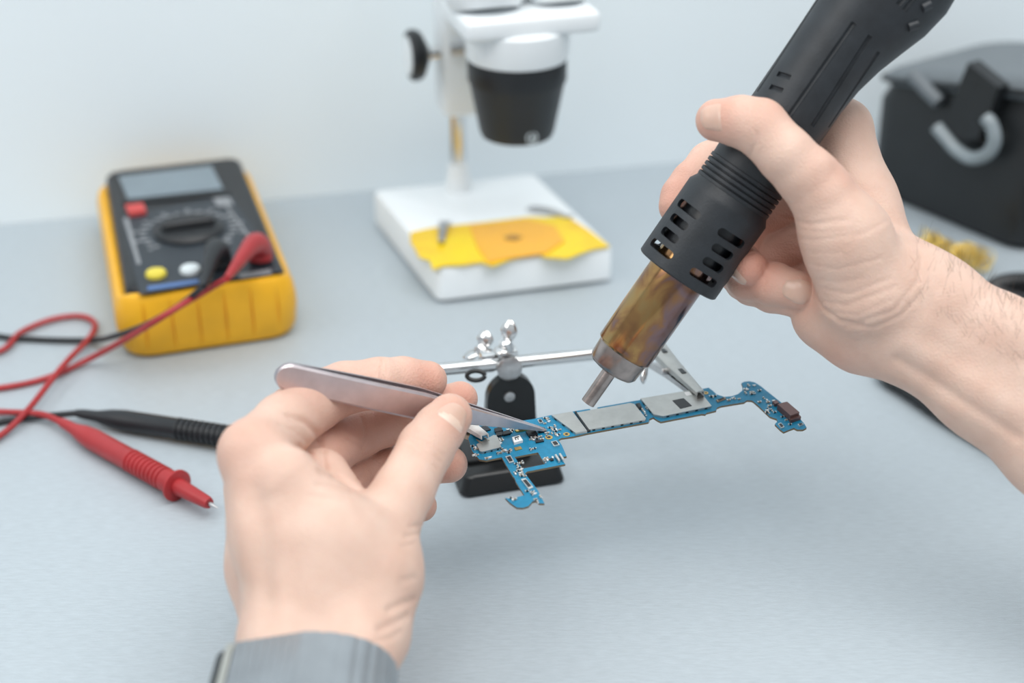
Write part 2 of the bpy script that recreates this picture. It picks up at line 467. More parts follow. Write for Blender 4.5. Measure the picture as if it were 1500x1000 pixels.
#@@SCOPE
# ------------------------------------------------------------------ microscope
YS = R(17.5)
s0 = G(648, 447)
ms = thing('stereo_microscope', 'white stereo microscope with a black objective standing near the wall', 'microscope', (s0.x, s0.y, 0), YS)
SI = W[ms.name].inverted()
def sl(px, py, z): return SI @ G(px, py, z)
SB = 0.0238
SWD = (SI @ G(902, 415)).x; SLN = sl(782, 252, SB).y
qb = [sl(*c, SB) for c in ((640, 393), (900, 362), (782, 252), (545, 277))]
qb = [Vector((v.x, v.y)) for v in qb]
def qin(o, n=6, r=.005):
    cen = sum(qb, Vector((0, 0))) / 4; out = []
    for i_ in range(4):
        p = qb[i_]; a = (qb[i_ - 1] - p).normalized(); b = (qb[(i_ + 1) % 4] - p).normalized()
        p = p + (a + b) * o
        for k in range(n + 1):
            t = k / max(1, n); out.append(p + a * r * (1 - t) ** 2 + b * r * t ** 2)
    return [(v.x, v.y) for v in out]
bm = BM()
loft(bm, [[(x, y, z) for x, y in qin(o)] for z, o in ((0.0025, .003), (0.0025, 0), (SB - .003, .0003), (SB - .0008, .0012), (SB, .003))])
obj('base', bm, 'scopewhite', ms)
for x, y in qin(.012, 0, 0):
    if True:
        bm = BM(); lathe(bm, [(.006, 0), (.006, .0026)], 16, Matrix.Translation(Vector((x, y, 0)))); obj('rubber_foot', bm, 'black', ms)
pp = sl(672, 276, SB); T = Matrix.Translation(Vector((pp.x, pp.y, SB)))
bm = BM(); lathe(bm, [(.0086, 0), (.0086, .005), (.0070, .012), (.0066, .018), (.0045, .018)], 28, T); obj('pillar_collar', bm, 'scopewhite', ms)
bm = BM(); lathe(bm, [(.0052, .001), (.0052, .27)], 24, T); obj('pillar', bm, 'chrome', ms, label='chrome pillar')
wp = W[ms.name] @ Vector((pp.x, pp.y, SB))
zb, zt = zat(wp.x, wp.y, 163), zat(wp.x, wp.y, -120)
bm = BM(); box(bm, (pp.x + .000, pp.y, (zb + zt) / 2), (.023, .026, zt - zb), bevel=.004, seg=3); obj('focus_block', bm, 'scopewhite', ms)
zk = zat(wp.x, wp.y, 72)
kx = Matrix.Rotation(R(-90), 4, 'Y')
bm = BM(); rod(bm, (pp.x - .012, pp.y - .004, zk), (pp.x - .024, pp.y - .004, zk), .0042); obj('focus_shaft', bm, 'chrome', ms)
bm = BM(); lathe(bm, [(.006, 0), (.014, .004), (.0158, .007), (.0158, .0105), (.0145, .012), (.012, .0124)], 36, Matrix.Translation(Vector((pp.x - .0195, pp.y - .004, zk))) @ kx)
kn = obj('focus_knob', bm, 'black', ms)
bm = BM(); lathe(bm, [(.0118, .0120), (.0118, .0130), (0, .0131)], 32, Matrix.Translation(Vector((pp.x - .0195, pp.y - .004, zk))) @ kx); obj('knob_cap', bm, 'scopewhite', kn, label='white knob face')
bm = BM(); rod(bm, (pp.x - .0075, pp.y - .014, zat(wp.x, wp.y, 62)), (pp.x + .0025, pp.y - .014, zat(wp.x, wp.y, 62)), .0034); obj('clamp_screw', bm, 'steel', ms)
# optical head: its axis stands over the stage
oc = sl(757, 338, SB); ow = W[ms.name] @ Vector((oc.x, oc.y, 0))
OT = Matrix.Translation(Vector((oc.x, oc.y, 0)))
zo = zat(ow.x, ow.y, 195); z2 = zat(ow.x, ow.y, 116); z1 = zat(ow.x, ow.y, 82)
dsc = lambda z: ((ow - CAM + Vector((0, 0, z))).dot(CZ)) / F
r_ = lambda px, z: px * dsc(z)
bm = BM(); lathe(bm, [(r_(34, zo), zo + .002), (r_(52, zo), zo), (r_(55, zo), zo + .003), (r_(70, z2), z2 - .001), (r_(73, z2), z2 + .001), (r_(73.5, z1), z1 - .0005), (r_(66, z1), z1 + .001)], 56, OT)
ob = obj('objective', bm, 'black', ms, label='black tapered objective housing')
bm = BM(); lathe(bm, [(r_(33, zo), zo + .0005), (r_(33, zo), zo + .003)], 40, OT); obj('front_lens', bm, 'lcd', ob)
bm = BM()                                  # small round white mark near the lower rim
th = R(-90 + 22) - YS
mp_ = Vector((oc.x + r_(56.4, zo) * math.cos(th), oc.y + r_(56.4, zo) * math.sin(th), zo + .0052))
fm = Matrix.Translation(mp_) @ Matrix.Rotation(th + R(90), 4, 'Z') @ Matrix.Rotation(R(90), 4, 'X')
lathe(bm, [(.0036, -.0002), (.0036, .0004), (.0029, .0004), (.0029, -.0002)], 24, fm, cap=False)
v_ = box(bm, (0, 0, 0), (.0009, .0036, .0006)); bmesh.ops.transform(bm, matrix=fm, verts=v_)
v_ = box(bm, (.0011, -.0004, 0), (.0007, .0026, .0006)); bmesh.ops.transform(bm, matrix=fm, verts=v_)
obj('printed_mark', bm, 'whitebtn', ob, label='small round white mark')
zc = zat(ow.x, ow.y, 38)
bm = BM(); lathe(bm, [(r_(74, z1), z1), (r_(76, z1), z1 + .002), (r_(78, zc), zc), (r_(70, zc), zc + .002)], 56, OT); obj('head_ring', bm, 'scopewhite', ms)
bm = BM(); box(bm, (oc.x + .002, oc.y + .002, zc + .006), (.079, .056, .012), bevel=.003, seg=3); obj('head_plate', bm, 'scopewhite', ms)
for sx, rr in ((-.0185, .024), (.025, .019)):
    bm = BM()
    tilt = Matrix.Translation(Vector((oc.x + sx, oc.y, zc + .0125))) @ Matrix.Rotation(R(-18), 4, 'X')
    lathe(bm, [(rr * .80, -.001), (rr * .95, .004), (rr, .010), (rr, .05), (rr * .7, .055), (rr * .6, .10)], 40, tilt); obj('eyepiece_tube', bm, 'scopewhite', ms)
bm = BM(); y0, y1 = oc.y + .01, pp.y
box(bm, ((oc.x + pp.x) / 2, (y0 + y1) / 2, zc + .022), (.034, abs(y1 - y0) + .02, .02), Matrix.Rotation(math.atan2(-(pp.x - oc.x), (y1 - y0)), 3, 'Z'), bevel=.004, seg=3)
obj('arm', bm, 'scopewhite', ms)
# stage clips: sprung steel strips
def clip_strip(a, b, w0, w1, lift):
    bm = BM(); n = 8; L_ = []; R_ = []
    d = (b - a); sd = Vector((-d.y, d.x, 0)).normalized()
    rows = []
    for k in range(n + 1):
        t = k / n; p = a + d * t + Vector((0, 0, lift * math.sin(math.pi * min(1, t * 1.1)) + .0006 + (lift * .8 if k == n else 0)))
        w = w0 + (w1 - w0) * t
        rows.append([bm.verts.new(p + sd * w), bm.verts.new(p - sd * w), bm.verts.new(p - sd * w + Vector((0, 0, .0008))), bm.verts.new(p + sd * w + Vector((0, 0, .0008)))])
    for A_, B_ in zip(rows, rows[1:]):
        for i in range(4): bm.faces.new((A_[i], A_[(i + 1) % 4], B_[(i + 1) % 4], B_[i]))
    bm.faces.new(rows[0][::-1]); bm.faces.new(rows[-1])
    return bm
def svec(px, py, z): v = sl(px, py, z); return Vector((v.x, v.y, z))
obj('stage_clip', clip_strip(svec(652, 326, SB), svec(646, 362, SB), .0036, .0016, .0035), 'steel', ms)
obj('stage_clip', clip_strip(svec(774, 306, SB), svec(838, 322, SB), .0030, .0022, .002), 'steel', ms)
# yellow stained film over the base
film = thing('silicone_pad', 'ragged yellow stained sheet draped on the base of the microscope', 'pad', W[ms.name] @ Vector((oc.x, oc.y, SB)), YS)
fo = [(601, 340), (622, 335), (641, 332), (700, 326), (775, 317), (800, 318), (832, 317), (862, 336), (893, 360), (868, 364), (846, 372), (832, 378), (800, 376), (785, 370), (745, 380), (722, 389), (705, 383), (680, 387), (650, 388), (634, 394), (629, 380), (614, 376), (607, 362), (601, 354)]
bm = BM(); prism(bm, [G(x, y, SB + .0012) for x, y in fo], (0, 0, -.0010)); fs = obj('sheet', bm, 'film', film, world=True, smooth=False)
bm = BM(); prism(bm, [G(x, y, SB + .0022) for x, y in ((688, 330), (772, 321), (812, 330), (826, 352), (800, 370), (740, 378), (716, 384), (700, 362))], (0, 0, -.0011)); obj('patch', bm, 'filmpatch', film, world=True, smooth=False, label='orange inner patch')
bm = BM(); prism(bm, [G(x, y, SB + .0026) for x, y in ((738, 346), (752, 343), (766, 346), (757, 352), (742, 351))], (0, 0, -.001)); obj('burn_mark', bm, 'burn', film, world=True, smooth=False, label='brown burn mark')

#@@CASE
# ------------------------------------------------------------------ black case, brass wool, hose on the right
cA, cB = G(1262, 275), G(1500, 376)
cd = (cB - cA); cyaw = math.atan2(cd.y, cd.x)
case = thing('tool_case', 'black hard tool case with sky reflection painted grey on its lid at the right edge against the wall', 'case', (cA.x, cA.y, 0), cyaw)
CL = cd.length
zl_, zr_ = zat(cA.x, cA.y, 116), zat(cB.x, cB.y, 142)
czf = zl_ / .96
def slope(bm):
    for v in bm.verts: v.co.z *= (zl_ + (zr_ - zl_) * v.co.x / CL) / zl_
    return bm
CD = .118
bm = BM()
loft(bm, [[(x, y, z) for x, y in rrect(o, o, CL - o, CD - o, .018)] for z, o in ((0, .004), (.004, 0), (czf * .80, -.001), (czf * .92, .003))])
obj('body', slope(bm), 'caseblack', case)
bm = BM()
loft(bm, [[(x, y, z + .10 * max(0, 0)) for x, y in rrect(o, o, CL - o, CD - o, .020)] for z, o in ((czf * .92, .001), (czf * .95, -.002), (czf * 1.0, -.001), (czf * 1.03, .002), (czf * 1.05, .008), (czf * 1.055, .014))])
obj('lid', slope(bm), 'caselit', case)
bm = BM()
loft(bm, [[(x, y, z) for x, y in rrect(o, o, CL - o, CD - o, .020)] for z, o in ((czf * .955, -.0025), (czf * .957, -.0034), (czf * .985, -.0034), (czf * .988, -.0015))])
obj('seam_band', slope(bm), 'caseblack', case)
CI = W[case.name].inverted()
def cl(px, py, off=0):                    # point of the front face (y = -off) seen at px,py
    r = CI.to_3x3() @ ray(px, py); o = CI @ CAM
    return o + r * ((-off - o.y) / r.y)
bm = BM()
prism(bm, [cl(x, y, .012) for x, y in ((1418, 92), (1462, 128), (1448, 172), (1432, 205), (1405, 205), (1384, 180), (1400, 135))], (0, .011, 0)); obj('flap', bm, 'caseblack', case)
bm = BM()
tube(bm, catmull([cl(x, y, .012) for x, y in ((1372, 186), (1386, 202), (1402, 220), (1424, 232), (1448, 224), (1457, 204), (1452, 182), (1444, 172))], 6), .0044, 12); obj('carry_loop', bm, 'clearplastic', case, label='translucent grey loop')
bm = BM()
tube(bm, [cl(1336, 108, .004), cl(1356, 130, .005), cl(1376, 150, .004)], .005, 10); obj('latch_strap', bm, 'caselit', case)

wool = thing('wire_wool', 'tangle of curly brass wire on the workbench behind the forearm', 'wire wool', G(1405, 400))
bm = BM()
rnd = random.Random(3)
for k in range(80):
    u = rnd.random(); c = G(1350 + 100 * u, 345 + 15 * rnd.random() + 28 * u, .005 + .010 * rnd.random())
    rr = .003 + .0035 * rnd.random(); q = Matrix.Rotation(rnd.random() * 6.28, 3, 'Z') @ Matrix.Rotation(rnd.random() * 3.1, 3, 'X')
    n = 16
    tube(bm, [c + q @ Vector((rr * math.cos(2.2 * math.pi * i / n), rr * math.sin(2.2 * math.pi * i / n), .004 * i / n)) for i in range(n)], .00032, 5)
for v in bm.verts: v.co.z = max(v.co.z, .0004)
w_ = obj('wire_tangle', bm, 'brass', wool, world=True); w_['kind'] = 'stuff'

hose = thing('coiled_hose', 'black air hose coiled behind the forearm and running under it', 'hose', G(1500, 440))
bm = BM()
hc = G(1517, 462)
pts = [hc + Vector((.026 * math.cos(a), .017 * math.sin(a), .0062 + .0009 * a)) for a in [0.35 * i for i in range(34)]]
pts = pts[::-1]
pts += [G(1420, 490, .0062), G(1318, 520, .0062), G(1302, 545, .0062), G(1332, 566, .0062), G(1392, 606, .0062), G(1450, 640, .0062), G(1540, 690, .0062), G(1660, 760, .0062)]
path = catmull(pts, 8); rad = [.0056 + .0006 * (i % 2) for i in range(len(path))]
tube(bm, path, rad, 14); obj('hose_tube', bm, 'caseblack', hose, world=True)

#@@THIRD
# ------------------------------------------------------------------ helping-hands stand
a_, b_ = G(676, 732), G(829, 708)
yb = math.atan2(b_.y - a_.y, b_.x - a_.x)
mid = (a_ + b_) / 2
th_ = thing('helping_hands_stand', 'helping hands stand with a black base and chrome crossbar gripping the circuit board', 'soldering stand', (mid.x, mid.y, 0), yb)
BW = (b_ - a_).length; BD = .046; BH = .0105
bm = BM()
loft(bm, [[(x, y, z) for x, y in rrect(-BW / 2 + o, o, BW / 2 - o, BD - o, .004)] for z, o in ((0, .001), (.0015, 0), (BH - .001, .0022), (BH, .0035))])
obj('base', bm, 'basegloss', th_)
bm = BM(); box(bm, (-.004, .024, BH + .0012), (.032, .024, .0028), bevel=.0008); obj('base_plate', bm, 'basegloss', th_)
TI = W[th_.name].inverted()
brw = W[th_.name] @ Vector((0, .026, 0))
ztop = zat(brw.x, brw.y, 549)
bx = (TI @ G(743, 640, BH)).x
pw = .0118
bm = BM()
prof = [(-pw, BH)] + [(-pw * math.cos(R(a)), ztop - pw * 1.05 + pw * 1.05 * math.sin(R(a))) for a in range(0, 181, 12)] + [(pw, BH)]
prism(bm, [Vector((bx + x * (1 if z > BH + .001 else 1.12), .0235, z)) for x, z in prof], (0, .005, 0)); br = obj('bracket', bm, 'basegloss', th_)
zr = zat(brw.x, brw.y, 578)
bm = BM(); lathe(bm, [(.0027, 0), (.0026, .0010), (0, .0014)], 20, Matrix.Translation(Vector((bx - .001, .0236, zr))) @ Matrix.Rotation(R(90), 4, 'X')); obj('rivet', bm, 'steel', br)
zbar = zat(brw.x, brw.y, 533)
Lb = P(590, 545, .652); 
# bar passes behind the clamp disc, parallel to the board
b1, b2 = G(655, 540, zbar), G(868, 519, zbar)
bdir = (b2 - b1).normalized()
barL, barR = b1 - bdir * .018, b2 + bdir * .026
bm = BM(); rod(bm, barL, barR, .0030, 20, bev=.0006); obj('crossbar', bm, 'chrome', th_, world=True)
cw = b1 + (b2 - b1) * ((743 - 655) / (868 - 655))
tow = Vector((bdir.y, -bdir.x, 0))         # toward the camera
bm = BM(); lathe(bm, [(.0048, 0), (.0060, .0008), (.0060, .0022), (.0045, .0030), (0, .0032)], 28, axis_matrix(cw + tow * .0024 + Vector((0, 0, -.001)), cw + tow * .01 + Vector((0, 0, -.0006)))); obj('clamp_disc', bm, 'steel', th_, world=True)
bm = BM(); box(bm, cw + Vector((0, 0, .001)) - tow * .003, (.010, .007, .011), Matrix.Rotation(math.atan2(bdir.y, bdir.x), 3, 'Z'), bevel=.0015); obj('clamp_block', bm, 'chrome', th_, world=True)
def wingnut(c, ax, wing, s=1.0):
    bm = BM(); m = axis_matrix(c, c + ax)
    lathe(bm, [(.0030 * s, 0), (.0034 * s, .001 * s), (.0030 * s, .005 * s), (.0018 * s, .006 * s)], 18, m)
    for sg in (-1, 1):
        e0 = c + ax * .003 * s + wing * sg * .002 * s; e1 = c + ax * .0075 * s + wing * sg * .0085 * s
        n = 10; pts = [e0 + (e1 - e0) * (i / n) for i in range(n + 1)]
        tube(bm, pts, [(.0007 + .0011 * math.sin(math.pi * (.08 + .86 * i / n)) ** 1.5) * s if i < n else .0006 * s for i in range(n + 1)], 14, sx=2.3)
    return bm
up = Vector((0, 0, 1))
obj('wing_nut', wingnut(cw + Vector((0, .0, .0068)), (up + bdir * -.25).normalized(), (bdir * .45 - tow * .5 + up * .75).normalized(), 1.0), 'chrome', th_, world=True)
k2 = cw - bdir * .009 - tow * .004
bm = BM(); box(bm, k2, (.008, .008, .010), Matrix.Rotation(yb, 3, 'Z'), bevel=.002); obj('swivel_joint', bm, 'chrome', th_, world=True)
obj('wing_nut', wingnut(k2 - tow * .004 + up * .001, (-bdir * .6 + up * .5 - tow * .6).normalized(), (bdir * .6 + up * .7).normalized(), 1.0), 'chrome', th_, world=True)

bm = BM(); tube(bm, [P(697 + 13 * math.cos(a), 550 + 7 * math.sin(a), .656) for a in [2 * math.pi * i / 20 for i in range(21)]], .0011, 10)
obj('lock_ring', bm, 'basegloss', th_, world=True, label='dark oval lock ring')
def alligator(tail, tip, upv, gape, nm, mt, mt2, wl=1.0):
    """two tapered channel jaws on a pivot, as one thing part with sub-parts"""
    ax = (tip - tail); Ln = ax.length; z = ax.normalized()
    side = z.cross(upv).normalized(); u = side.cross(z)
    def jaw(sg):
        bm = BM(); n = 14; rows = []
        for i in range(n + 1):
            t = i / n
            w = (.0044 * (1 - t) + .0018 * t) * wl
            hgt = (.0042 * (1 - t) + .0016 * t) * wl
            lift = sg * (gape + .0022 * abs(t - .42) * (-.4 if t > .42 else 1.6))
            c = tail + ax * t + u * lift
            row = [c + side * w - u * sg * .0005, c + side * w + u * sg * hgt * .7, c + side * w * .55 + u * sg * hgt, c - side * w * .55 + u * sg * hgt, c - side * w + u * sg * hgt * .7, c - side * w - u * sg * .0005,
                   c - side * w * .8 - u * sg * .0005, c - side * w * .72 + u * sg * hgt * .6, c + side * w * .72 + u * sg * hgt * .6, c + side * w * .8 - u * sg * .0005]
            rows.append([bm.verts.new(p) for p in row])
        m_ = len(rows[0])
        for a, b in zip(rows, rows[1:]):
            for i in range(m_): bm.faces.new((a[i], a[(i + 1) % m_], b[(i + 1) % m_], b[i]))
        bm.faces.new(rows[0][::-1]); bm.faces.new(rows[-1])
        return bm
    top = obj('clip_jaw', jaw(1), mt, th_, world=True)
    obj('clip_jaw', jaw(-1), mt2, th_, world=True)
    for t in (.22, .62):
        bm = BM(); cc_ = tail + ax * t + u * (gape + .0022 * abs(t - .42) * (-.4 if t > .42 else 1.6) + (.0042 * (1 - t) + .0016 * t) * wl)
        box(bm, cc_, (.0022, .0050, .0004), Matrix((side, z, u)).transposed()); obj('clip_hole', bm, 'chip', top, world=True, smooth=False)
    c = tail + ax * .42
    bm = BM(); rod(bm, c - side * .0052 * wl, c + side * .0052 * wl, .0016, 14, bev=.0004); obj('pivot_pin', bm, 'steel', top, world=True)
    bm = BM(); rod(bm, c - side * .0030 * wl + z * .004, c + side * .0030 * wl + z * .004, .0026, 14); obj('spring', bm, 'chip', top, world=True)
    return top

#@@BOARD
# ------------------------------------------------------------------ circuit board
ZB = 0.0640                                # top face of the board
brd = thing('circuit_board', 'blue phone circuit board with tin shields, held over the black stand base', 'circuit board', G(860, 625, ZB - .0008))
def BQ(pts, h=0.0): return [G(x, y, ZB) + Vector((0, 0, h)) for x, y in pts]
def z1(a): return [(660 + x / 5.0, 560 + y / 5.0) for x, y in a]
def z2_(a): return [(780 + x / 6.818, 540 + y / 6.818) for x, y in a]
def z3(a): return [(920 + x / 5.357, 500 + y / 5.357) for x, y in a]
outline = [(703, 622), (720, 621), (750, 618), (781, 613.5), (806, 608), (838, 602.5), (864, 598.5), (865.5, 601), (876, 599), (875, 596.5), (938, 585.5), (980, 578), (1024, 571.5), (1031, 569), (1038, 567.5), (1044, 572), (1050, 577.5), (1061, 581), (1072, 580),
           (1081, 577), (1087, 572), (1088, 566), (1086, 561), (1090, 559), (1098, 558), (1106, 560), (1114, 565), (1139, 585), (1158, 600), (1170, 611), (1178, 620), (1181.5, 626), (1176, 629), (1168, 629), (1163, 626.5), (1156, 629), (1148, 632.5), (1143, 629), (1135, 621),
           (1139, 617), (1138, 613.5), (1128, 610), (1112, 595), (1104, 588), (1101, 586.3), (1094, 586), (1090, 589), (1080, 590.5), (1056, 594.5), (1050, 597), (1049, 601), (1035, 604.5), (1033, 606.5), (1028, 606), (968, 617.5), (962, 614.5), (957, 611), (951, 613.5), (950, 618),
           (862, 634), (840, 639), (822, 641.5), (817.5, 644), (823, 652), (830, 668), (820, 669.5), (822, 672), (828, 679.5), (772, 690.5), (769, 693), (788, 718), (790, 722), (797.5, 737), (790, 737), (785, 733), (780, 734), (774, 741), (766, 743.5), (757, 743),
           (747, 736), (740, 729), (748, 730.5), (757, 728), (768, 725), (756, 706), (754, 700), (752, 698), (748, 692), (735, 669.5), (712, 674), (702, 672.5), (692, 661), (686, 642), (692, 630)]
hole = z1([(470, 545), (640, 512), (692, 598), (525, 632)])
bm = BM(); prism(bm, BQ(outline), (0, 0, -.0009), holes=[BQ(hole)], side_mat=1)
pcb = obj('board', bm, ['pcb', 'pcbedge'], brd, world=True, smooth=False)
def comp(name, pts, h, m_, par=None, base=0.0, label=None, bev=0.0):
    bm = BM(); prism(bm, BQ(pts, base + h), (0, 0, -h - (0.0 if base else .0001)))
    return obj(name, bm, m_, par or brd, world=True, smooth=False, label=label)
def inset(pts, k):
    cx_ = sum(p[0] for p in pts) / len(pts); cy_ = sum(p[1] for p in pts) / len(pts)
    return [(cx_ + (x - cx_) * k, cy_ + (y - cy_) * k) for x, y in pts]
def shift(pts, dx, dy): return [(x + dx, y + dy) for x, y in pts]
sh = {}
sh[1] = [(808, 611), (838.5, 605.5), (860, 634), (843, 637)]
sh[2] = [(845, 607), (923, 593), (929, 594.5), (946, 615.5), (945, 617.5), (863, 632)]
sh[3] = [(938, 586.5), (1022, 572.5), (1042, 597), (1041, 598), (971, 612.5), (957, 609.5)]
sh[4] = z1([(190, 470), (318, 400), (345, 415), (372, 490), (232, 525), (215, 520)])
SHH = .0011
shobj = {}
for k, q in sh.items():
    h = SHH if k < 4 else .0012
    shobj[k] = comp('shield_can', q, h, 'shield')
# dark slots in the shield walls, on the sides that face the camera
def edge_slots(a, b, n, par, h=SHH, out=.00012):
    A, B = G(*a, ZB), G(*b, ZB); d = (B - A); nrm = Vector((d.y, -d.x, 0)).normalized()
    if nrm.y > 0: nrm = -nrm
    for i in range(n):
        c = A + d * ((i + .5) / n)
        bm = BM(); box(bm, c + nrm * (out * .5) + Vector((0, 0, h * .42)), (d.length / n * .28, .0002, h * .5), Matrix.Rotation(math.atan2(d.y, d.x), 3, 'Z'))
        obj('wall_slot', bm, 'chip', par, world=True, smooth=False)
edge_slots((863, 632), (945, 617.5), 6, shobj[2]); edge_slots((971, 612.5), (1041, 598), 5, shobj[3]); edge_slots((808, 611), (843, 637), 3, shobj[1]); edge_slots((938, 586.5), (957, 609.5), 2, shobj[3])
edge_slots((706, 665), (734, 658), 3, shobj[4])
comp('shield_label', z3([(345, 480), (435, 462), (500, 522), (410, 545)]), .00012, 'chip', shobj[3], base=SHH, label='dark square label')
comp('shield_label', z3([(440, 417), (480, 410), (497, 435), (457, 445)]), .00012, 'whitecomp', shobj[3], base=SHH, label='white square label')
comp('shield_gap', [(841.5, 605), (844, 604.5), (865, 632.5), (861, 633.5)], SHH * .9, 'chip')
bm = BM(); prism(bm, [G(x, y, ZB - .0009) for x, y in ((866, 600), (940, 587), (952, 614), (863, 632))], (0, 0, -.0016)); obj('under_shield', bm, 'shield', brd, world=True, smooth=False, label='tin shield on the underside')
# chips
for q, h in (([(318, 350), (368, 335), (385, 362), (327, 375)], .0009), ([(330, 378), (375, 368), (385, 392), (340, 402)], .0008), ([(380, 372), (428, 360), (440, 383), (388, 395)], .0009), ([(550, 370), (615, 355), (640, 395), (577, 408)], .0010),
             ([(620, 432), (668, 418), (685, 436), (625, 447)], .0006), ([(640, 352), (686, 345), (698, 364), (650, 373)], .0012), ([(345, 412), (372, 405), (380, 420), (352, 426)], .0006), ([(725, 565), (748, 560), (756, 575), (733, 580)], .0006), ([(240, 590), (352, 570), (400, 640), (300, 655)], .0)):
    if h: comp('chip', z1(q), h, 'chip')
comp('chip', z1([(213, 335), (262, 322), (295, 352), (240, 368)]), .0007, 'facegrey', label='grey chip')
wc = comp('white_sensor', z1([(450, 418), (505, 402), (530, 440), (466, 458)]), .0012, 'whitecomp')
for q in ([(468, 420), (498, 412), (502, 418), (472, 427)], [(470, 428), (476, 426), (482, 438), (476, 440)], [(488, 428), (494, 426), (500, 434), (494, 436)]):
    comp('sensor_mark', z1(q), .00012, 'chip', wc, base=.0012)
comp('gold_pad', z1([(465, 482), (512, 472), (525, 490), (476, 502)]), .0004, 'gold')
comp('usb_port', [(1138, 600), (1152, 596.5), (1170, 612), (1157, 617)], .0030, 'usb')
ub = comp('usb_lip', [(1155.5, 617), (1170, 611.5), (1173, 614.5), (1158, 620)], .0016, 'usb')
comp('port_tab', [(1131, 592), (1137, 590), (1141, 594), (1135, 596)], .0016, 'usb')
def connector(q, m1='solder', m2='chip', h=.0007):
    c = comp('connector', q, h, m1); comp('connector_slot', inset(q, .66), .0002, m2, c, base=h); return c
connector(z1([(400, 552), (440, 542), (466, 590), (430, 597)])); connector(z1([(515, 717), (549, 710), (606, 777), (572, 790)])); connector(z1([(735, 443), (775, 435), (800, 465), (757, 476)]))
connector(z1([(470, 357), (598, 336), (614, 345), (484, 368)]), 'gold'); connector(z1([(636, 282), (664, 276), (680, 300), (652, 306)]), 'solder'); connector(z3([(690, 468), (755, 445), (768, 455), (703, 480)]), 'ceramic')
connector(z3([(1175, 655), (1200, 647), (1226, 680), (1200, 688)]), 'solder'); connector(z3([(1330, 658), (1360, 648), (1378, 658), (1345, 672)]), 'solder'); connector(z2_([(1030, 360), (1070, 352), (1095, 405), (1060, 412)]), 'chip', 'chip')
for c in ((770, 548), (800, 540)):
    a, b = z1([c])[0], z1([(c[0] + 25, c[1] + 40)])[0]
    bm = BM(); rod(bm, G(*a, ZB) + up * .0011, G(*b, ZB) + up * .0011, .00055, 10, bev=.0001); rod(bm, G(*a, ZB) + up * .0002, G(*a, ZB) + up * .0012, .00045, 8); rod(bm, G(*b, ZB) + up * .0002, G(*b, ZB) + up * .0012, .00045, 8); obj('spring_contact', bm, 'solder', brd, world=True)
for c, s in ((z1([(720, 403)])[0], .0016), (z1([(849, 380)])[0], .0014), ((1034, 575.5), .0011)):
    g = G(*c, ZB); bm = BM(); lathe(bm, [(s, 0), (s, .00018), (s * .5, .00018), (s * .5, 0)], 24, Matrix.Translation(g), cap=False); ri = obj('via_ring', bm, 'gold', brd, world=True)
    bm = BM(); lathe(bm, [(s * .52, -.00002), (s * .52, .00008)], 16, Matrix.Translation(g)); obj('via_hole', bm, 'chip', ri, world=True)
# small passives, each a body between two solder ends
BU = (G(1040, 580, ZB) - G(780, 620, ZB)); BU.z = 0; BU.normalize(); byaw = math.atan2(BU.y, BU.x)
def passive(px, py, turn=0, s=1.0, m_='ceramic'):
    g = G(px, py, ZB); q = Matrix.Rotation(byaw + (R(90) if turn else 0), 3, 'Z')
    bm = BM(); box(bm, g + up * .00030 * s, (.00075 * s, .00062 * s, .0006 * s), q); o = obj('passive', bm, m_, brd, world=True, smooth=False)
    bm = BM()
    for sg in (-1, 1): box(bm, g + q @ Vector((sg * .00058 * s, 0, 0)) + up * .00032 * s, (.0004 * s, .00068 * s, .00066 * s), q)
    obj('solder_ends', bm, 'solder', o, world=True, smooth=False)
pl = []
for a in ((655, 290), (690, 265), (705, 275), (720, 290), (715, 270), (740, 335), (760, 345), (745, 352), (775, 350), (770, 362), (800, 350), (790, 385), (765, 325)): pl.append((*z1([a])[0], a[0] % 2))
for a in ((590, 405), (605, 412), (622, 405), (640, 408), (655, 402), (600, 420), (585, 497), (600, 492), (615, 488), (385, 510), (405, 505), (430, 508), (440, 500), (345, 525), (365, 520), (420, 350), (440, 345), (445, 365), (318, 320), (375, 430), (365, 450), (480, 600), (495, 598), (505, 630), (520, 655), (510, 668), (530, 675), (545, 690), (520, 690), (700, 560), (710, 575), (600, 825), (620, 860), (440, 850), (470, 860), (455, 865), (560, 800), (175, 485), (160, 470), (265, 560), (290, 552)): pl.append((*z1([a])[0], a[1] % 2))
for a in ((650, 435), (665, 440), (680, 432), (790, 465), (820, 450), (835, 452), (870, 455), (920, 375), (945, 350), (990, 350), (1030, 390), (970, 400), (1065, 450), (1110, 510), (1090, 545), (1125, 545), (1105, 565), (1150, 560), (1030, 480), (1140, 470), (1210, 595), (1240, 620), (1270, 655)): pl.append((*z3([a])[0], a[0] % 2))
for a in ((1100, 420), (1120, 440), (1130, 470), (1090, 400), (1140, 400)): pl.append((*z2_([a])[0], 1))
rb = random.Random(5)
for (x0, y0), (x1, y1), n in (((318, 380), (370, 440), 7), ((430, 335), (470, 375), 6), ((585, 398), (670, 425), 6), ((370, 495), (450, 520), 5), ((475, 585), (530, 700), 9), ((690, 300), (790, 400), 8), ((170, 470), (215, 540), 6), ((590, 800), (660, 880), 6), ((690, 550), (760, 590), 4)):
    for k in range(n): pl.append((*z1([(rb.uniform(x0, x1), rb.uniform(y0, y1))])[0], k % 2))
for (x0, y0), (x1, y1), n in (((910, 350), (990, 420), 6), ((1050, 450), (1150, 560), 8), ((650, 430), (760, 475), 5), ((1180, 600), (1290, 680), 6)):
    for k in range(n): pl.append((*z3([(rb.uniform(x0, x1), rb.uniform(y0, y1))])[0], k % 2))
pl = pl[:150]
for i, (x, y, t) in enumerate(pl): passive(x, y, t, .9 + .35 * ((i * 7) % 5) / 5, ('ceramic', 'chip', 'ceramic', 'whitecomp', 'chip')[i % 5])

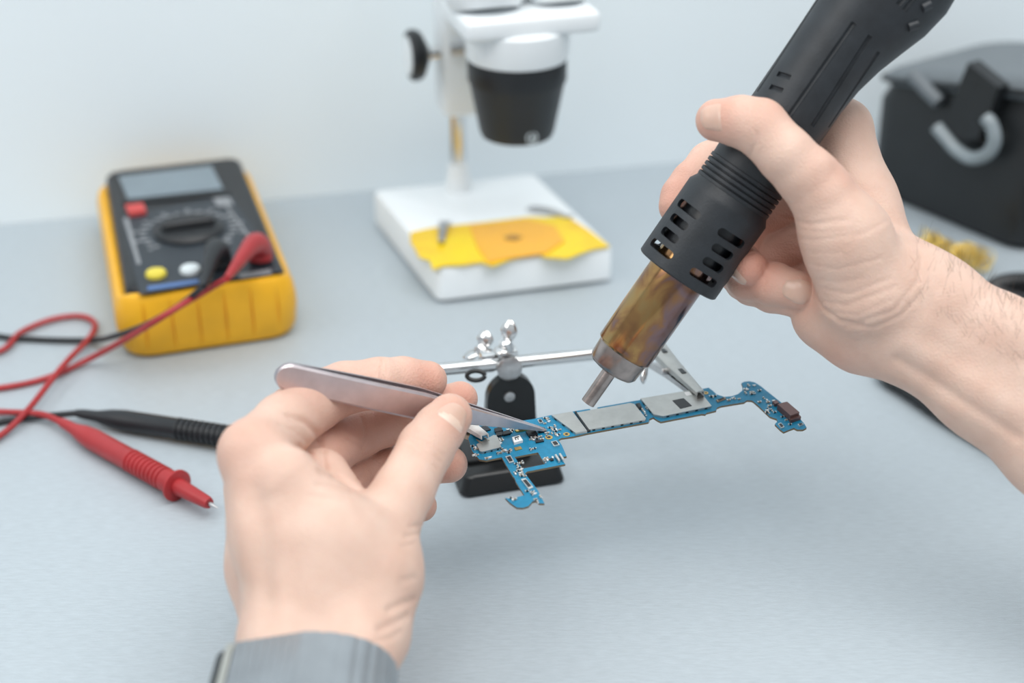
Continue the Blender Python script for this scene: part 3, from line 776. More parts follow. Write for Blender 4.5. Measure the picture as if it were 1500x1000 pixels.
# clips that grip the board
ctip = G(1026, 580, ZB + .0016)
cball = barR
alligator(cball + (ctip - cball) * .16 + up * .002, ctip + up * .0002, up, .0012, 'right', 'shield', 'steel', 1.05)
bm = BM(); lathe(bm, [(0, -.0045), (.0030, -.0035), (.0045, 0), (.0030, .0035), (0, .0045)], 20, Matrix.Translation(cball)); obj('ball_joint', bm, 'chrome', th_, world=True)
wn = P(943, 549, .640)
bm = BM(); tube(bm, [P(947, 526, .652), P(946, 535, .649), P(943, 547, .646), P(942, 556, .645), P(942, 561, .644)], [.0012, .0020, .0030, .0026, .0010], 14, sx=.6); obj('thumb_screw', bm, 'chrome', th_, world=True)
lt = P(708, 641, .6065); lt0 = P(655, 566, .650)
ltip = G(711, 644, ZB + .0020); ltail = P(648, 606, .634)
alligator(ltail, ltip, up, .0016, 'left', 'clipcream', 'clipscorch', 1.0)
bm = BM(); rod(bm, barL, ltail, .0022, 14, bev=.0004); obj('clip_shank', bm, 'chrome', th_, world=True)
bm = BM(); lathe(bm, [(0, -.0045), (.0030, -.0035), (.0045, 0), (.0030, .0035), (0, .0045)], 20, Matrix.Translation(barL)); obj('ball_joint', bm, 'chrome', th_, world=True)

#@@TWEEZERS
# ------------------------------------------------------------------ tweezers
tA, tB = P(404, 547, .540), G(799, 629, ZB + .0006)
tw = thing('tweezers', 'pointed steel tweezers pinched between thumb and fingers, tip on the circuit board', 'tweezers', tB)
tz = (tB - tA).normalized(); TL = (tB - tA).length
vv = (P(600, 580, .57) - CAM).normalized()
tn = -(vv - tz * vv.dot(tz)).normalized()          # toward the camera
tn = (tn + Vector((0, 0, -.36))).normalized(); tn = (tn - tz * tn.dot(tz)).normalized()
tside = tz.cross(tn).normalized()
if tside.z > 0: tside = -tside                      # points down in the picture
def blade(sg):
    bm = BM(); n = 46; rows = []
    for i in range(n + 1):
        t = (i / n) ** 1.7; s = t * TL
        if t < .043: w = .0054 * math.sqrt(max(.02, 1 - ((.043 - t) / .0435) ** 2))
        elif t < .50: w = .0054 + .0004 * (t - .043) / .457
        elif t < .62: w = .0058 - .0014 * ((t - .50) / .12)
        else: w = .0040 * (1 - (t - .62) / .38) ** .95 + .0004
        th = .00095
        gap = .0010 + .0022 * math.sin(math.pi * min(1, max(0, t)) ** .8) if t < 1 else .0003
        gap = .0004 + .0026 * math.sin(math.pi * t ** .9)
        c = tA + tz * s + tn * (sg * gap)
        ch = w * .16
        rows.append([bm.verts.new(c + tside * (-w + ch) + tn * sg * th), bm.verts.new(c + tside * (w - ch) + tn * sg * th), bm.verts.new(c + tside * w + tn * sg * (th * .3)),
                     bm.verts.new(c + tside * w - tn * sg * th), bm.verts.new(c - tside * w - tn * sg * th), bm.verts.new(c - tside * w + tn * sg * th * .3)])
    for a, b in zip(rows, rows[1:]):
        for i in range(6): bm.faces.new((a[i], a[(i + 1) % 6], b[(i + 1) % 6], b[i]))
    bm.faces.new(rows[0][::-1]); bm.faces.new(rows[-1])
    return bm
obj('blade', blade(1), 'tweezer', tw, world=True, smooth=False)
obj('blade', blade(-1), 'tweezer', tw, world=True, smooth=False)

#@@GUN
# ------------------------------------------------------------------ hot air gun
DA, DB = .600, .560
gA, gB = P(861, 590, DA), P(1266, 10, DB)
STOT = math.hypot(1266 - 861, 590 - 10)
def gt(s):
    q = s / STOT
    return q * DA / (DB - q * (DB - DA))
GL = (gB - gA).length
def gz(s): return gt(s) * GL
def gr(px, s): return px * (DA + (DB - DA) * gt(s)) / F
zax = (gB - gA).normalized()
vv = (P(1060, 300, .58) - CAM).normalized()
yax = (vv - zax * vv.dot(zax)).normalized()
xax = yax.cross(zax).normalized()
if xax.x < 0: xax = -xax; yax = -yax
yax = zax.cross(xax)
gm = Matrix((xax, yax, zax)).transposed()
gun = thing('hot_air_gun', 'black hot air rework gun with a heat tinted metal nozzle above the circuit board', 'hot air gun', gA, gm)
bm = BM(); q = [gr(10.5, 0), gr(10.8, 40)]
lathe(bm, [(q[0] * .78, .004), (q[0] * .78, 0), (q[0], 0), (q[1], gz(62)), (q[1] * .6, gz(64))], 28, cap=False); obj('nozzle_tip', bm, 'nozzle', gun)
bm = BM(); lathe(bm, [(gr(10, 60), gz(55)), (gr(24, 62), gz(57)), (gr(34, 66), gz(60)), (gr(38.5, 72), gz(66)), (gr(40, 90), gz(93)), (gr(38, 92), gz(95))], 44); obj('nozzle_cap', bm, 'nozzle', gun)
bm = BM(); lathe(bm, [(gr(40, 92), gz(91)), (gr(43, 95), gz(94)), (gr(43.6, 97), gz(95)), (gr(44.4, 240), gz(240)), (gr(44.4, 350), gz(350))], 48, cap=False)
lathe(bm, [(gr(44, 345), gz(345)), (gr(44, 345), gz(350))], 48); obj('heater_tube', bm, 'heattube', gun, label='heat tinted brassy tube')
bm = BM()
ro, ri = gr(66, 230), gr(59, 230)
prof = [(ri, gz(232)), (ro - .0006, gz(229)), (ro, gz(231)), (ro, gz(350)), (ro * 1.0, gz(358)), (gr(61, 370), gz(368)), (gr(61, 370), gz(374)), (ri * .92, gz(374)), (ri, gz(352))]
rg = lathe(bm, prof, 64, cap=False)
for i in range(64):
    j = (i + 1) % 64; bm.faces.new((rg[-1][i], rg[-1][j], rg[0][j], rg[0][i]))
col = obj('vented_collar', bm, 'gunblack', gun)
bm = BM()
for c in range(5):
    for k in range(4):
        a = R(-90 + 32 + c * 72) ; sl_ = 252 + k * 23
        w = (.0140, .0106, .0108, .0140)[k]
        v_ = box(bm, (0, 0, 0), (.016, w, .0036), bevel=.0016, seg=3)
        bmesh.ops.transform(bm, matrix=Matrix.Rotation(a, 4, 'Z') @ Matrix.Translation(Vector((ro, 0, gz(sl_)))), verts=v_)
boolean_cut(col, bm)
bm = BM(); lathe(bm, [(gr(50, 262), gz(262)), (gr(52, 262), gz(261)), (gr(52, 345), gz(352)), (gr(50, 345), gz(352))], 48, cap=False); obj('slot_dark_sleeve', bm, 'chip', gun)  # supposed black sleeve, put in so the vent slots look dark
bm = BM(); pr = [(gr(50, 372), gz(368))]
for k in range(5):
    s = 370 + k * 8.2
    pr += [(gr(60.5, s), gz(s)), (gr(61.5, s), gz(s + 1)), (gr(61.5, s), gz(s + 5.6)), (gr(60, s), gz(s + 6.4)), (gr(57.5, s), gz(s + 6.8)), (gr(57.5, s), gz(s + 8))]
pr += [(gr(50, 410), gz(412))]
lathe(bm, pr, 56); obj('threaded_ring', bm, 'gunblack', gun)
# handle: lofted, flaring to one side at the top
hsec = [(405, 56, 56, 55), (409, 60, 60, 60), (430, 61, 61, 61), (500, 61, 61, 61), (560, 61.5, 61, 61), (600, 62, 64, 62), (640, 63, 72, 64), (680, 64, 84, 66), (720, 65, 97, 68), (765, 66, 104, 70), (820, 66, 100, 70), (900, 64, 84, 68), (960, 55, 66, 58), (985, 36, 40, 38)]
bm = BM(); rings = []
for s, rl, rr, rd in hsec:
    rg = []
    for i in range(56):
        a = 2 * math.pi * i / 56; ca, sa = math.cos(a), math.sin(a)
        rx = rr if ca > 0 else rl
        rg.append((gr(rx, s) * ca, gr(rd, s) * sa, gz(s)))
    rings.append(rg)
loft(bm, rings); hd = obj('handle', bm, 'gunblack', gun)
def hrad(s, a):
    for (s0, l0, r0, d0), (s1, l1, r1, d1) in zip(hsec, hsec[1:]):
        if s0 <= s <= s1:
            t = (s - s0) / (s1 - s0); rx = (r0 + (r1 - r0) * t) if math.cos(a) > 0 else (l0 + (l1 - l0) * t); rd = d0 + (d1 - d0) * t
            return Vector((gr(rx, s) * math.cos(a), gr(rd, s) * math.sin(a), gz(s)))
def hpt(u, s):
    """point on the camera side of the handle, u px right of the axis in the picture"""
    rr = 61
    for (s0, l0, r0, d0), (s1, l1, r1, d1) in zip(hsec, hsec[1:]):
        if s0 <= s <= s1: t = (s - s0) / (s1 - s0); rr = (r0 + (r1 - r0) * t) if u > 0 else (l0 + (l1 - l0) * t)
    return hrad(s, -math.acos(max(-1, min(1, u / rr))))
cut = BM()
def groove(u0, s0, u1, s1, r, n=14):
    tube(cut, [hpt(u0 + (u1 - u0) * i / n, s0 + (s1 - s0) * i / n) for i in range(n + 1)], r, 8)
def px2us(px, py):
    dx, dy = px - 861, py - 590; ux, uy = (1266 - 861) / STOT, (10 - 590) / STOT
    return (dx * (-uy) + dy * ux, dx * ux + dy * uy)
for a, b, r in (((1150, 178), (1247, 39), .0011), ((1188, 186), (1270, 58), .0011), ((1212, 188), (1283, 80), .0008), ((1110, 134), (1203, -8), .0008),
                ((1128, 128), (1146, 135), .0011), ((1139, 109), (1157, 116), .0011), ((1326, -4), (1309, 14), .0012), ((1336, 0), (1318, 22), .0012), ((1302, -2), (1296, 4), .0012)):
    groove(*px2us(*a), *px2us(*b), r)
boolean_cut(hd, cut)
for a, b in (((1344, 18), (1356, 12)), ((1324, 45), (1338, 40))):
    bm = BM(); p, q = hpt(*px2us(*a)), hpt(*px2us(*b)); tube(bm, [p + (q - p) * i / 4 for i in range(5)], .0018, 10); obj('handle_key', bm, 'gunblack', gun)
# cable leaving the rear of the handle
bm = BM(); tube(bm, catmull([Vector((0, 0, gz(975))), Vector((.004, 0, gz(1060))), Vector((.03, .02, gz(1180))), Vector((.09, .06, gz(1260)))], 8), .006, 14); obj('air_hose', bm, 'gunblack', gun)

#@@HANDS
# ------------------------------------------------------------------ hands: one continuous implicit surface each
VOX = 0.0008
def cam3(px, py, d): return np.array([(px - 750) / F * d, (500 - py) / F * d, d], dtype=np.float64)
def n4(n): return (cam3(*n[:3]), n[3] * n[2] / F)
def rcone(Q, a, b, ra, rb):
    ab = b - a; t = np.clip(((Q - a) @ ab) / (ab @ ab), 0, 1)
    return np.sqrt((((Q - a) - t[:, None] * ab) ** 2).sum(1)) - (ra + (rb - ra) * t)
def smin(a, b, k):
    h = np.clip(.5 + .5 * (b - a) / k, 0, 1)
    return b + (a - b) * h - k * h * (1 - h)
class Hand:
    def __init__(s, palm, chains, kp=.010, kf=.0045, kc=.0012):
        s.palm = [[n4(x) for x in c] for c in palm]; s.chains = [[n4(x) for x in c] for c in chains]
        s.kp, s.kf, s.kc = kp, kf, kc
    def sdf(s, Q):
        Q = np.asarray(Q, dtype=np.float64)
        d = None
        for c in s.palm:
            for (a, ra), (b, rb) in zip(c, c[1:]):
                v = rcone(Q, a, b, ra, rb); d = v if d is None else smin(d, v, s.kp)
        for c in s.chains:
            e = None
            for (a, ra), (b, rb) in zip(c, c[1:]):
                v = rcone(Q, a, b, ra, rb); e = v if e is None else smin(e, v, .0022)
            # the root of each finger melts into the palm, its end stays free
            a, ra = c[0]; b = c[1][0]
            w = np.clip(np.sqrt(((Q - a) ** 2).sum(1)) / (np.linalg.norm(b - a) * .85), 0, 1)
            w = w * w * (3 - 2 * w)
            k = s.kp * (1 - w) + s.kc * w
            d = smin(d, e, k)
        return d
    def grad(s, Q, h=.0003):
        g = np.stack([s.sdf(Q + np.eye(3)[i] * h) - s.sdf(Q - np.eye(3)[i] * h) for i in range(3)], 1)
        return g / (np.linalg.norm(g, axis=1, keepdims=True) + 1e-12)
    def trace(s, o, d, n=70, tmax=2.0):
        o = np.asarray(o, float); d = np.asarray(d, float); t = np.zeros(len(o))
        for _ in range(n): t += .9 * np.minimum(s.sdf(o + d * t[:, None]), .05)
        p = o + d * t[:, None]
        return p, np.abs(s.sdf(p)) < .0006
    def pix(s, pts, step=2.0):
        out = []
        for (x0, y0), (x1, y1) in zip(pts, pts[1:]):
            m = max(1, int(math.hypot(x1 - x0, y1 - y0) / step))
            out += [(x0 + (x1 - x0) * i / m, y0 + (y1 - y0) * i / m) for i in range(m)]
        out.append(pts[-1])
        d = np.array([[(x - 750) / F, (500 - y) / F, 1.0] for x, y in out]); d /= np.linalg.norm(d, axis=1, keepdims=True)
        o = d * .40
        p, ok = s.trace(o, d)
        return p[ok]
    def mesh(s, lo, hi, vox):
        lo = np.array(lo); n = [int(math.ceil((hi[i] - lo[i]) / vox)) + 1 for i in range(3)]
        V = np.empty(n, dtype=np.float32)
        yy, zz = np.meshgrid(lo[1] + vox * np.arange(n[1]), lo[2] + vox * np.arange(n[2]), indexing='ij')
        # a coarse pass first: only cells near the surface are evaluated finely
        st = 6; nc = [(k + st - 1) // st + 1 for k in n]
        gx = np.stack(np.meshgrid(*[lo[i] + vox * st * np.arange(nc[i]) for i in range(3)], indexing='ij'), -1).reshape(-1, 3)
        C = s.sdf(gx).reshape(nc)
        V[:] = np.repeat(np.repeat(np.repeat(C, st, 0), st, 1), st, 2)[:n[0], :n[1], :n[2]]
        near = np.abs(V) < vox * st * 2.2
        ix = np.argwhere(near)
        for k in range(0, len(ix), 400000):
            b = ix[k:k + 400000]; V[b[:, 0], b[:, 1], b[:, 2]] = s.sdf(lo + b * vox)
        I = V < 0
        cells = np.zeros([k - 1 for k in n], dtype=np.int8)
        for dx in (0, 1):
            for dy in (0, 1):
                for dz in (0, 1): cells += I[dx:n[0] - 1 + dx, dy:n[1] - 1 + dy, dz:n[2] - 1 + dz]
        act = (cells > 0) & (cells < 8); ci = np.argwhere(act)
        idm = np.full(act.shape, -1, dtype=np.int64); idm[act] = np.arange(len(ci))
        acc = np.zeros((len(ci), 3)); cnt = np.zeros(len(ci))
        cr = [(a, b, c) for a in (0, 1) for b in (0, 1) for c in (0, 1)]
        for a in cr:
            for ax in range(3):
                if a[ax]: continue
                b = list(a); b[ax] = 1
                va = V[ci[:, 0] + a[0], ci[:, 1] + a[1], ci[:, 2] + a[2]]; vb = V[ci[:, 0] + b[0], ci[:, 1] + b[1], ci[:, 2] + b[2]]
                m = (va < 0) != (vb < 0)
                t = va[m] / (va[m] - vb[m]); p = np.tile(np.array(a, float), (m.sum(), 1)); p[:, ax] = t
                acc[m] += p; cnt[m] += 1
        verts = lo + (ci + acc / cnt[:, None]) * vox
        quads = []
        for ax in range(3):
            sl0 = [slice(1, k - 1) for k in n]; sl0[ax] = slice(0, n[ax] - 1); sl1 = list(sl0); sl1[ax] = slice(1, n[ax])
            a = I[tuple(sl0)]; b = I[tuple(sl1)]
            e = np.argwhere(a != b); flip = a[tuple(e.T)]
            off = [0 if i == ax else 1 for i in range(3)]; e = e + off
            u, v = [(1, 2), (2, 0), (0, 1)][ax]
            def cid(du, dv):
                q = e.copy(); q[:, u] -= du; q[:, v] -= dv; return idm[tuple(q.T)]
            q = np.stack([cid(1, 1), cid(0, 1), cid(0, 0), cid(1, 0)], 1)
            q[~flip] = q[~flip][:, ::-1]
            quads.append(q)
        quads = np.concatenate(quads)
        for _ in range(2):
            verts = verts - s.grad(verts) * s.sdf(verts)[:, None]
        return verts, quads

RC = np.array([[CX.x, CY.x, CZ.x], [CX.y, CY.y, CZ.y], [CX.z, CY.z, CZ.z]])
def to_world(v): return v @ RC.T + np.array(CAM)

person = thing('person', 'person with bare forearms, tweezers in one hand and a hot air gun in the other', 'person', G(470, 1000))

def build_hand(hand, lo, hi, grooves, blush_shade, label, name='hand'):
    v, q = hand.mesh(lo, hi, VOX)
    nrm = hand.grad(v)
    disp = np.zeros(len(v))
    for pts, wd, dp in grooves:
        g = hand.pix(pts)
        if not len(g): continue
        bb = (v > g.min(0) - .012).all(1) & (v < g.max(0) + .012).all(1)
        ii = np.where(bb)[0]
        if not len(ii): continue
        d2 = ((v[ii][:, None, :] - g[None]) ** 2).sum(2).min(1)
        disp[ii] -= dp * (.00115 if wd < 2 else .001) * np.exp(-d2 / (wd * .001) ** 2)
    v = v + nrm * disp[:, None]
    bl = np.zeros(len(v))
    for (c, r, k) in blush_shade:
        c = cam3(*c); bl = np.maximum(bl, k * np.exp(-((v - c) ** 2).sum(1) / (r * .001) ** 2))
    w = to_world(v) - np.array(W[person.name].to_translation())
    me = bpy.data.meshes.new(name); me.from_pydata(w.tolist(), [], q.tolist()); me.update()
    me.materials.append(M['skin'])
    at = me.attributes.new('blush_shade', 'FLOAT', 'POINT'); at.data.foreach_set('value', bl.astype(np.float32))
    me.polygons.foreach_set('use_smooth', [True] * len(me.polygons))
    o = bpy.data.objects.new(name, me); COL.objects.link(o); o.parent = person
    o['label'] = label
    return o

def nail(hand, par, c, axis, n, L, Wd, lun=True, m_='nail'):
    """a curved plate lying on the fingertip; c, axis, n in camera space (x right, y up, z away)"""
    c = cam3(*c); n = np.array(n, float); n /= np.linalg.norm(n)
    a = np.array(axis, float); a -= n * (a @ n); a /= np.linalg.norm(a); b = np.cross(n, a)
    nu, nv = 18, 12
    U, V_ = np.meshgrid(np.linspace(-1, 1, nu), np.linspace(-1, 1, nv), indexing='ij')
    # square grid to a rounded-rectangle disc
    k = .62
    X = U * np.sqrt(1 - k * V_ ** 2 / 2); Y = V_ * np.sqrt(1 - k * U ** 2 / 2)
    pts = c + a * (X[..., None] * L / 2) + b * (Y[..., None] * Wd / 2)
    cc, _ = hand.trace((c + n * .012)[None], -n[None], n=60)
    pts = pts - c + cc[0]
    p = pts.reshape(-1, 3) - n * .001
    for _ in range(8): p = p - hand.grad(p) * hand.sdf(p)[:, None]
    p = p.reshape(nu, nv, 3)
    g = hand.grad(p.reshape(-1, 3)).reshape(nu, nv, 3)
    edge = np.maximum(np.abs(U), np.abs(V_))
    lift = (.00035 * (1 - edge ** 6) + .00005)
    top = p + g * lift[..., None]; bot = p - g * .0006
    wt = to_world(top.reshape(-1, 3)); wb_ = to_world(bot.reshape(-1, 3))
    bm = BM()
    tv = [bm.verts.new(Vector(x)) for x in wt]; bv = [bm.verts.new(Vector(x)) for x in wb_]
    for i in range(nu - 1):
        for j in range(nv - 1):
            A = i * nv + j; f = bm.faces.new((tv[A], tv[A + nv], tv[A + nv + 1], tv[A + 1])); f.material_index = 1 if (lun and ((U[i, j] + 1.0) ** 2 / .28 + V_[i, j] ** 2 / .75) < 1) else 0
            bm.faces.new((bv[A + 1], bv[A + nv + 1], bv[A + nv], bv[A]))
    rim = [i * nv for i in range(nu)] + [(nu - 1) * nv + j for j in range(1, nv)] + [i * nv + nv - 1 for i in range(nu - 2, -1, -1)] + [j for j in range(nv - 2, 0, -1)]
    for x, y in zip(rim, rim[1:] + rim[:1]): bm.faces.new((tv[x], bv[x], bv[y], tv[y]))
    return obj('fingernail', bm, [m_, 'lunula'], par, world=True)

# --- hand with the tweezers (left hand, seen from the thumb side)
LP = [[(372, 664, .515, 50), (400, 780, .510, 58), (432, 930, .500, 66)],
      [(378, 715, .540, 50), (400, 830, .530, 62), (430, 940, .512, 72)],
      [(560, 772, .524, 54), (540, 840, .512, 74), (524, 915, .503, 72)],
      [(425, 700, .506, 44), (500, 790, .508, 62)],
      [(470, 700, .545, 44), (520, 820, .525, 70)],
      [(470, 800, .506, 76), (470, 910, .500, 76)],
      [(430, 735, .556, 44), (470, 860, .535, 70)],
      [(412, 945, .496, 62), (415, 1040, .465, 60), (410, 1150, .44, 64), (390, 1500, .35, 88)],
      [(530, 935, .498, 64), (498, 1040, .466, 61), (492, 1150, .44, 66), (475, 1500, .35, 92)]]
LC = [[(372, 664, .515, 50), (416, 622, .539, 46), (458, 588, .563, 45), (505, 568, .575, 38), (556, 561, .579, 37), (590, 557, .584, 34), (626, 557, .589, 29)],   # index
      [(430, 710, .546, 44), (484, 654, .580, 40), (524, 635, .594, 36), (565, 622, .598, 31), (605, 610, .598, 31), (645, 594, .599, 28), (674, 584, .602, 26)],      # middle
      [(450, 745, .556, 42), (495, 715, .588, 35), (530, 690, .604, 33), (575, 684, .605, 30), (615, 681, .603, 29), (658, 680, .597, 27)],                            # ring
      [(470, 790, .556, 40), (520, 768, .585, 29), (565, 752, .596, 27), (595, 745, .596, 24), (617, 741, .594, 23)],                                                  # little
      [(560, 772, .524, 54), (592, 718, .538, 44), (624, 656, .554, 41), (643, 629, .561, 37), (659, 609, .566, 33)]]                                                # thumb
left = Hand(LP, LC, kp=.009)
lgro = [([(424, 608), (448, 618), (464, 634), (473, 655), (475, 685)], 1.5, 1.1), ([(410, 622), (432, 632), (452, 650)], 1.0, .35), ([(438, 652), (448, 660), (456, 664)], .9, .7), ([(452, 668), (466, 678), (478, 690)], 1.0, .5),
        ([(470, 690), (500, 702), (526, 716)], 1.5, 1.0), ([(466, 710), (490, 714), (516, 722)], 1.1, .55), ([(455, 726), (480, 730), (505, 734)], 1.2, .3),
        ([(560, 526), (558, 545), (561, 562)], .8, .75), ([(566, 528), (567, 550)], .7, .3), ([(551, 528), (550, 548)], .7, .2),
        ([(600, 646), (622, 656), (645, 676)], .8, .45), ([(604, 640), (628, 650), (650, 668)], .7, .3), ([(596, 655), (617, 666), (640, 687)], .7, .35), ([(606, 632), (630, 640)], .7, .2),
        ([(508, 640), (520, 646), (532, 656)], .8, .5), ([(530, 610), (536, 630), (534, 652)], .9, .5),
        ([(525, 705), (535, 690), (530, 676)], .8, .5),
        ([(600, 772), (616, 769), (630, 768)], .8, .55), ([(594, 785), (612, 781), (628, 778)], .8, .55), ([(590, 800), (608, 796)], .8, .35),
        ([(570, 893), (590, 884), (608, 878)], 1.3, .7), ([(556, 922), (578, 912), (598, 902)], 1.4, .7), ([(545, 940), (570, 935), (588, 925)], 1.1, .45), ([(590, 850), (608, 846)], 1.2, .4),
        ([(350, 700), (352, 760), (362, 830)], 5, -.8), ([(400, 720), (408, 800), (416, 900)], 4, -.6), ([(376, 720), (384, 800), (390, 880)], 3.5, .5), ([(450, 760), (462, 840), (470, 910)], 6, .35)]
lbl = [((660, 606, .557), 11, .6), ((630, 556, .58), 13, .7), ((676, 582, .593), 13, .8), ((662, 680, .588), 13, .7), ((617, 741, .586), 12, .7), ((345, 655, .505), 18, .25), ((452, 575, .545), 16, .25), ((520, 640, .575), 30, .55), ((560, 690, .585), 30, .5)]  # fingertip redness, plus wide spots painting shade between the curled fingers
lh = build_hand(left, (-.115, -.205, .310), (-.010, .002, .640), lgro, lbl, 'left hand holding the tweezers, thumb on top')
nail(left, lh, (667, 607, .555), (.60, .78, .2), (.34, .06, -.94), .0118, .0128)

# --- hand with the hot air gun (right hand, gripping, seen from the thumb side)
RP = [[(1232, 190, .592, 44), (1260, 300, .585, 50), (1296, 420, .576, 68)],
      [(1205, 288, .552, 48), (1240, 350, .556, 60), (1270, 430, .562, 72)],
      [(1220, 275, .602, 42), (1300, 430, .585, 60)],
      [(1205, 352, .605, 40), (1290, 450, .588, 58)],
      [(1198, 425, .600, 38), (1275, 480, .585, 56)],
      [(1217, 458, .584, 58), (1268, 478, .578, 62), (1318, 495, .572, 56)],
      [(1300, 430, .568, 74), (1345, 462, .566, 70)],
      [(1340, 412, .566, 54), (1372, 434, .565, 54), (1468, 492, .556, 54), (1640, 600, .540, 64), (1960, 830, .505, 84)],
      [(1400, 505, .562, 50), (1500, 580, .555, 58), (1660, 695, .540, 72), (1960, 880, .505, 92)],
      [(1318, 498, .567, 54), (1436, 578, .560, 58), (1540, 665, .552, 62), (1660, 770, .540, 68), (1960, 960, .505, 84)]]
RCH = [[(1205, 288, .552, 48), (1178, 255, .550, 43), (1152, 228, .549, 41), (1112, 186, .552, 41), (1085, 178, .555, 37), (1050, 176, .560, 31)],                       # thumb
       [(1232, 190, .592, 44), (1150, 205, .606, 36), (1080, 222, .610, 34), (1040, 240, .606, 32), (1014, 268, .600, 31), (1000, 288, .598, 31), (994, 302, .596, 29)],   # index
       [(1220, 275, .602, 42), (1155, 300, .612, 34), (1098, 335, .616, 33), (1076, 372, .604, 31), (1088, 386, .592, 28), (1099, 392, .582, 26)],                        # middle
       [(1205, 352, .605, 40), (1140, 375, .612, 34), (1084, 398, .608, 31), (1097, 408, .594, 31), (1134, 416, .584, 31), (1172, 426, .577, 28)],                        # ring
       [(1198, 425, .600, 38), (1140, 420, .612, 28), (1090, 412, .612, 27), (1100, 420, .602, 26), (1130, 432, .592, 25), (1165, 442, .584, 23)]]                        # little
right = Hand(RP, RCH, kp=.009)
rgro = [([(1098, 228), (1106, 212), (1108, 195)], .9, .4), ([(1104, 150), (1100, 168), (1094, 186)], .8, .2), ([(1112, 150), (1110, 168), (1104, 190)], .8, .15),
        ([(1146, 318), (1185, 329), (1238, 322)], .9, .30), ([(1160, 333), (1205, 341), (1250, 338)], .8, .14), ([(1155, 347), (1190, 352), (1265, 342), (1302, 322)], .8, .20), ([(1162, 366), (1195, 371), (1230, 369)], .9, .14),
        ([(1175, 384), (1225, 395), (1292, 378)], .8, .20), ([(1182, 408), (1230, 414), (1260, 408)], .9, .16), ([(1205, 423), (1245, 431), (1304, 408)], .8, .22), ([(1198, 441), (1240, 447), (1312, 420)], .9, .26), ([(1215, 457), (1255, 462), (1305, 440)], .8, .24),
        ([(1195, 436), (1205, 452), (1230, 470), (1262, 476)], 1.2, .7), ([(1240, 478), (1280, 480), (1320, 462), (1350, 430)], 1.1, .35), ([(1262, 470), (1310, 455), (1345, 410), (1350, 380)], 1.0, .3),
        ([(1315, 527), (1359, 553), (1414, 590), (1490, 640)], 2.6, .95), ([(1330, 505), (1400, 545), (1500, 610)], 3.5, -.5), ([(1300, 545), (1345, 568), (1400, 606)], 3, -.4),
        ([(1355, 470), (1420, 505), (1500, 550)], 3.5, -.35), ([(1215, 235), (1238, 245), (1250, 262)], 5, -.9), ([(1290, 250), (1318, 320), (1345, 360)], 3, -.2),
        ([(1080, 370), (1098, 372), (1112, 368)], .7, .3), ([(1118, 392), (1122, 410), (1118, 428)], .7, .3), ([(1345, 352), (1350, 380), (1375, 420)], 2.2, .35)]
rbl = [((1042, 174, .552), 13, .65), ((1112, 160, .545), 12, .35), ((1225, 240, .545), 15, .3), ((1165, 424, .572), 14, .5), ((1100, 385, .58), 18, .9), ((990, 285, .59), 22, .6), ((1130, 340, .59), 30, .7), ((1230, 520, .575), 18, .3)]  # fingertip redness, plus painted shade in the gap between thumb base and fingers
rh = build_hand(right, (.050, -.160, .460), (.340, .105, .640), rgro, rbl, 'right hand gripping the hot air gun')
nail(right, rh, (1041, 172, .551), (-1, .10, .1), (-.36, .34, -.87), .0105, .0115, lun=False)
nail(right, rh, (1165, 427, .570), (1, -.25, -.1), (.02, -.05, -.99), .0120, .0102, lun=False)
nail(right, rh, (1083, 402, .583), (.5, -.8, -.3), (-.75, -.45, -.5), .010, .0085, lun=False)
# dark hairs of the forearm
bm = BM(); rnd = random.Random(11)
tp = []
for i in range(190):
    t = rnd.random() ** .7; e = rnd.random() ** 2.0
    tp.append((1335 + 190 * t - 26 * e * rnd.random(), 338 + 122 * t + 4 + 95 * e))
d = np.array([[(x - 750) / F, (500 - y) / F, 1.0] for x, y in tp]); d /= np.linalg.norm(d, axis=1, keepdims=True)
p, ok = right.trace(d * .4, d); gN = right.grad(p)
for k in np.where(ok)[0]:
    b0 = Vector(to_world(p[k])); nn = Vector(RC @ gN[k]); flow = (CX * -.2 + CY * .75 - CZ * .1 + CX * rnd.uniform(-.6, .6)).normalized()
    ln = .003 + .0045 * rnd.random()
    pts = [b0 - nn * .0004 + nn * (ln * .38 * math.sin(s * 1.4)) + flow * (ln * s) for s in (0, .25, .5, .75, 1)]
    tube(bm, pts, [.000035, .000035, .00003, .000025, .00001], 4)
ah = obj('arm_hair', bm, 'hair', rh, world=True); ah['kind'] = 'stuff'

#@@WATCH
# ------------------------------------------------------------------ wristwatch
wc0 = Vector((-.0668, .3465, .0582))
watch = thing('wristwatch', 'dark grey ribbed wristwatch worn on the wrist below the tweezers', 'watch', wc0)
AX, AZ, HW = .0262, .0166, .0205
bm = BM(); rows = []; nseg = 120
for i in range(nseg + 1):
    a = R(96) - R(300) * i / nseg
    rib = .0004 * min(1, abs(math.sin(math.pi * i / 5.0)) * 2.2)
    c, s_ = math.cos(a), math.sin(a)
    pw_ = lambda v, e: math.copysign(abs(v) ** e, v)
    o2 = Vector(((AX + .0018 + rib) * pw_(c, .9), 0, (AZ + .0018 + rib) * pw_(s_, .9))); i2 = Vector(((AX - .0002) * pw_(c, .9), 0, (AZ - .0002) * pw_(s_, .9)))
    rows.append([bm.verts.new(o2 + Vector((0, HW - .0006, 0))), bm.verts.new(i2 + Vector((0, HW, 0))), bm.verts.new(i2 - Vector((0, HW, 0))), bm.verts.new(o2 - Vector((0, HW - .0006, 0)))])
for A_, B_ in zip(rows, rows[1:]):
    for i in range(4): bm.faces.new((A_[i], A_[(i + 1) % 4], B_[(i + 1) % 4], B_[i]))
bm.faces.new(rows[0][::-1]); bm.faces.new(rows[-1])
obj('strap', bm, 'watch', watch)
tl = Matrix.Rotation(R(-11.5), 3, 'Y')
cc = Vector((-.0160, 0, .0106))
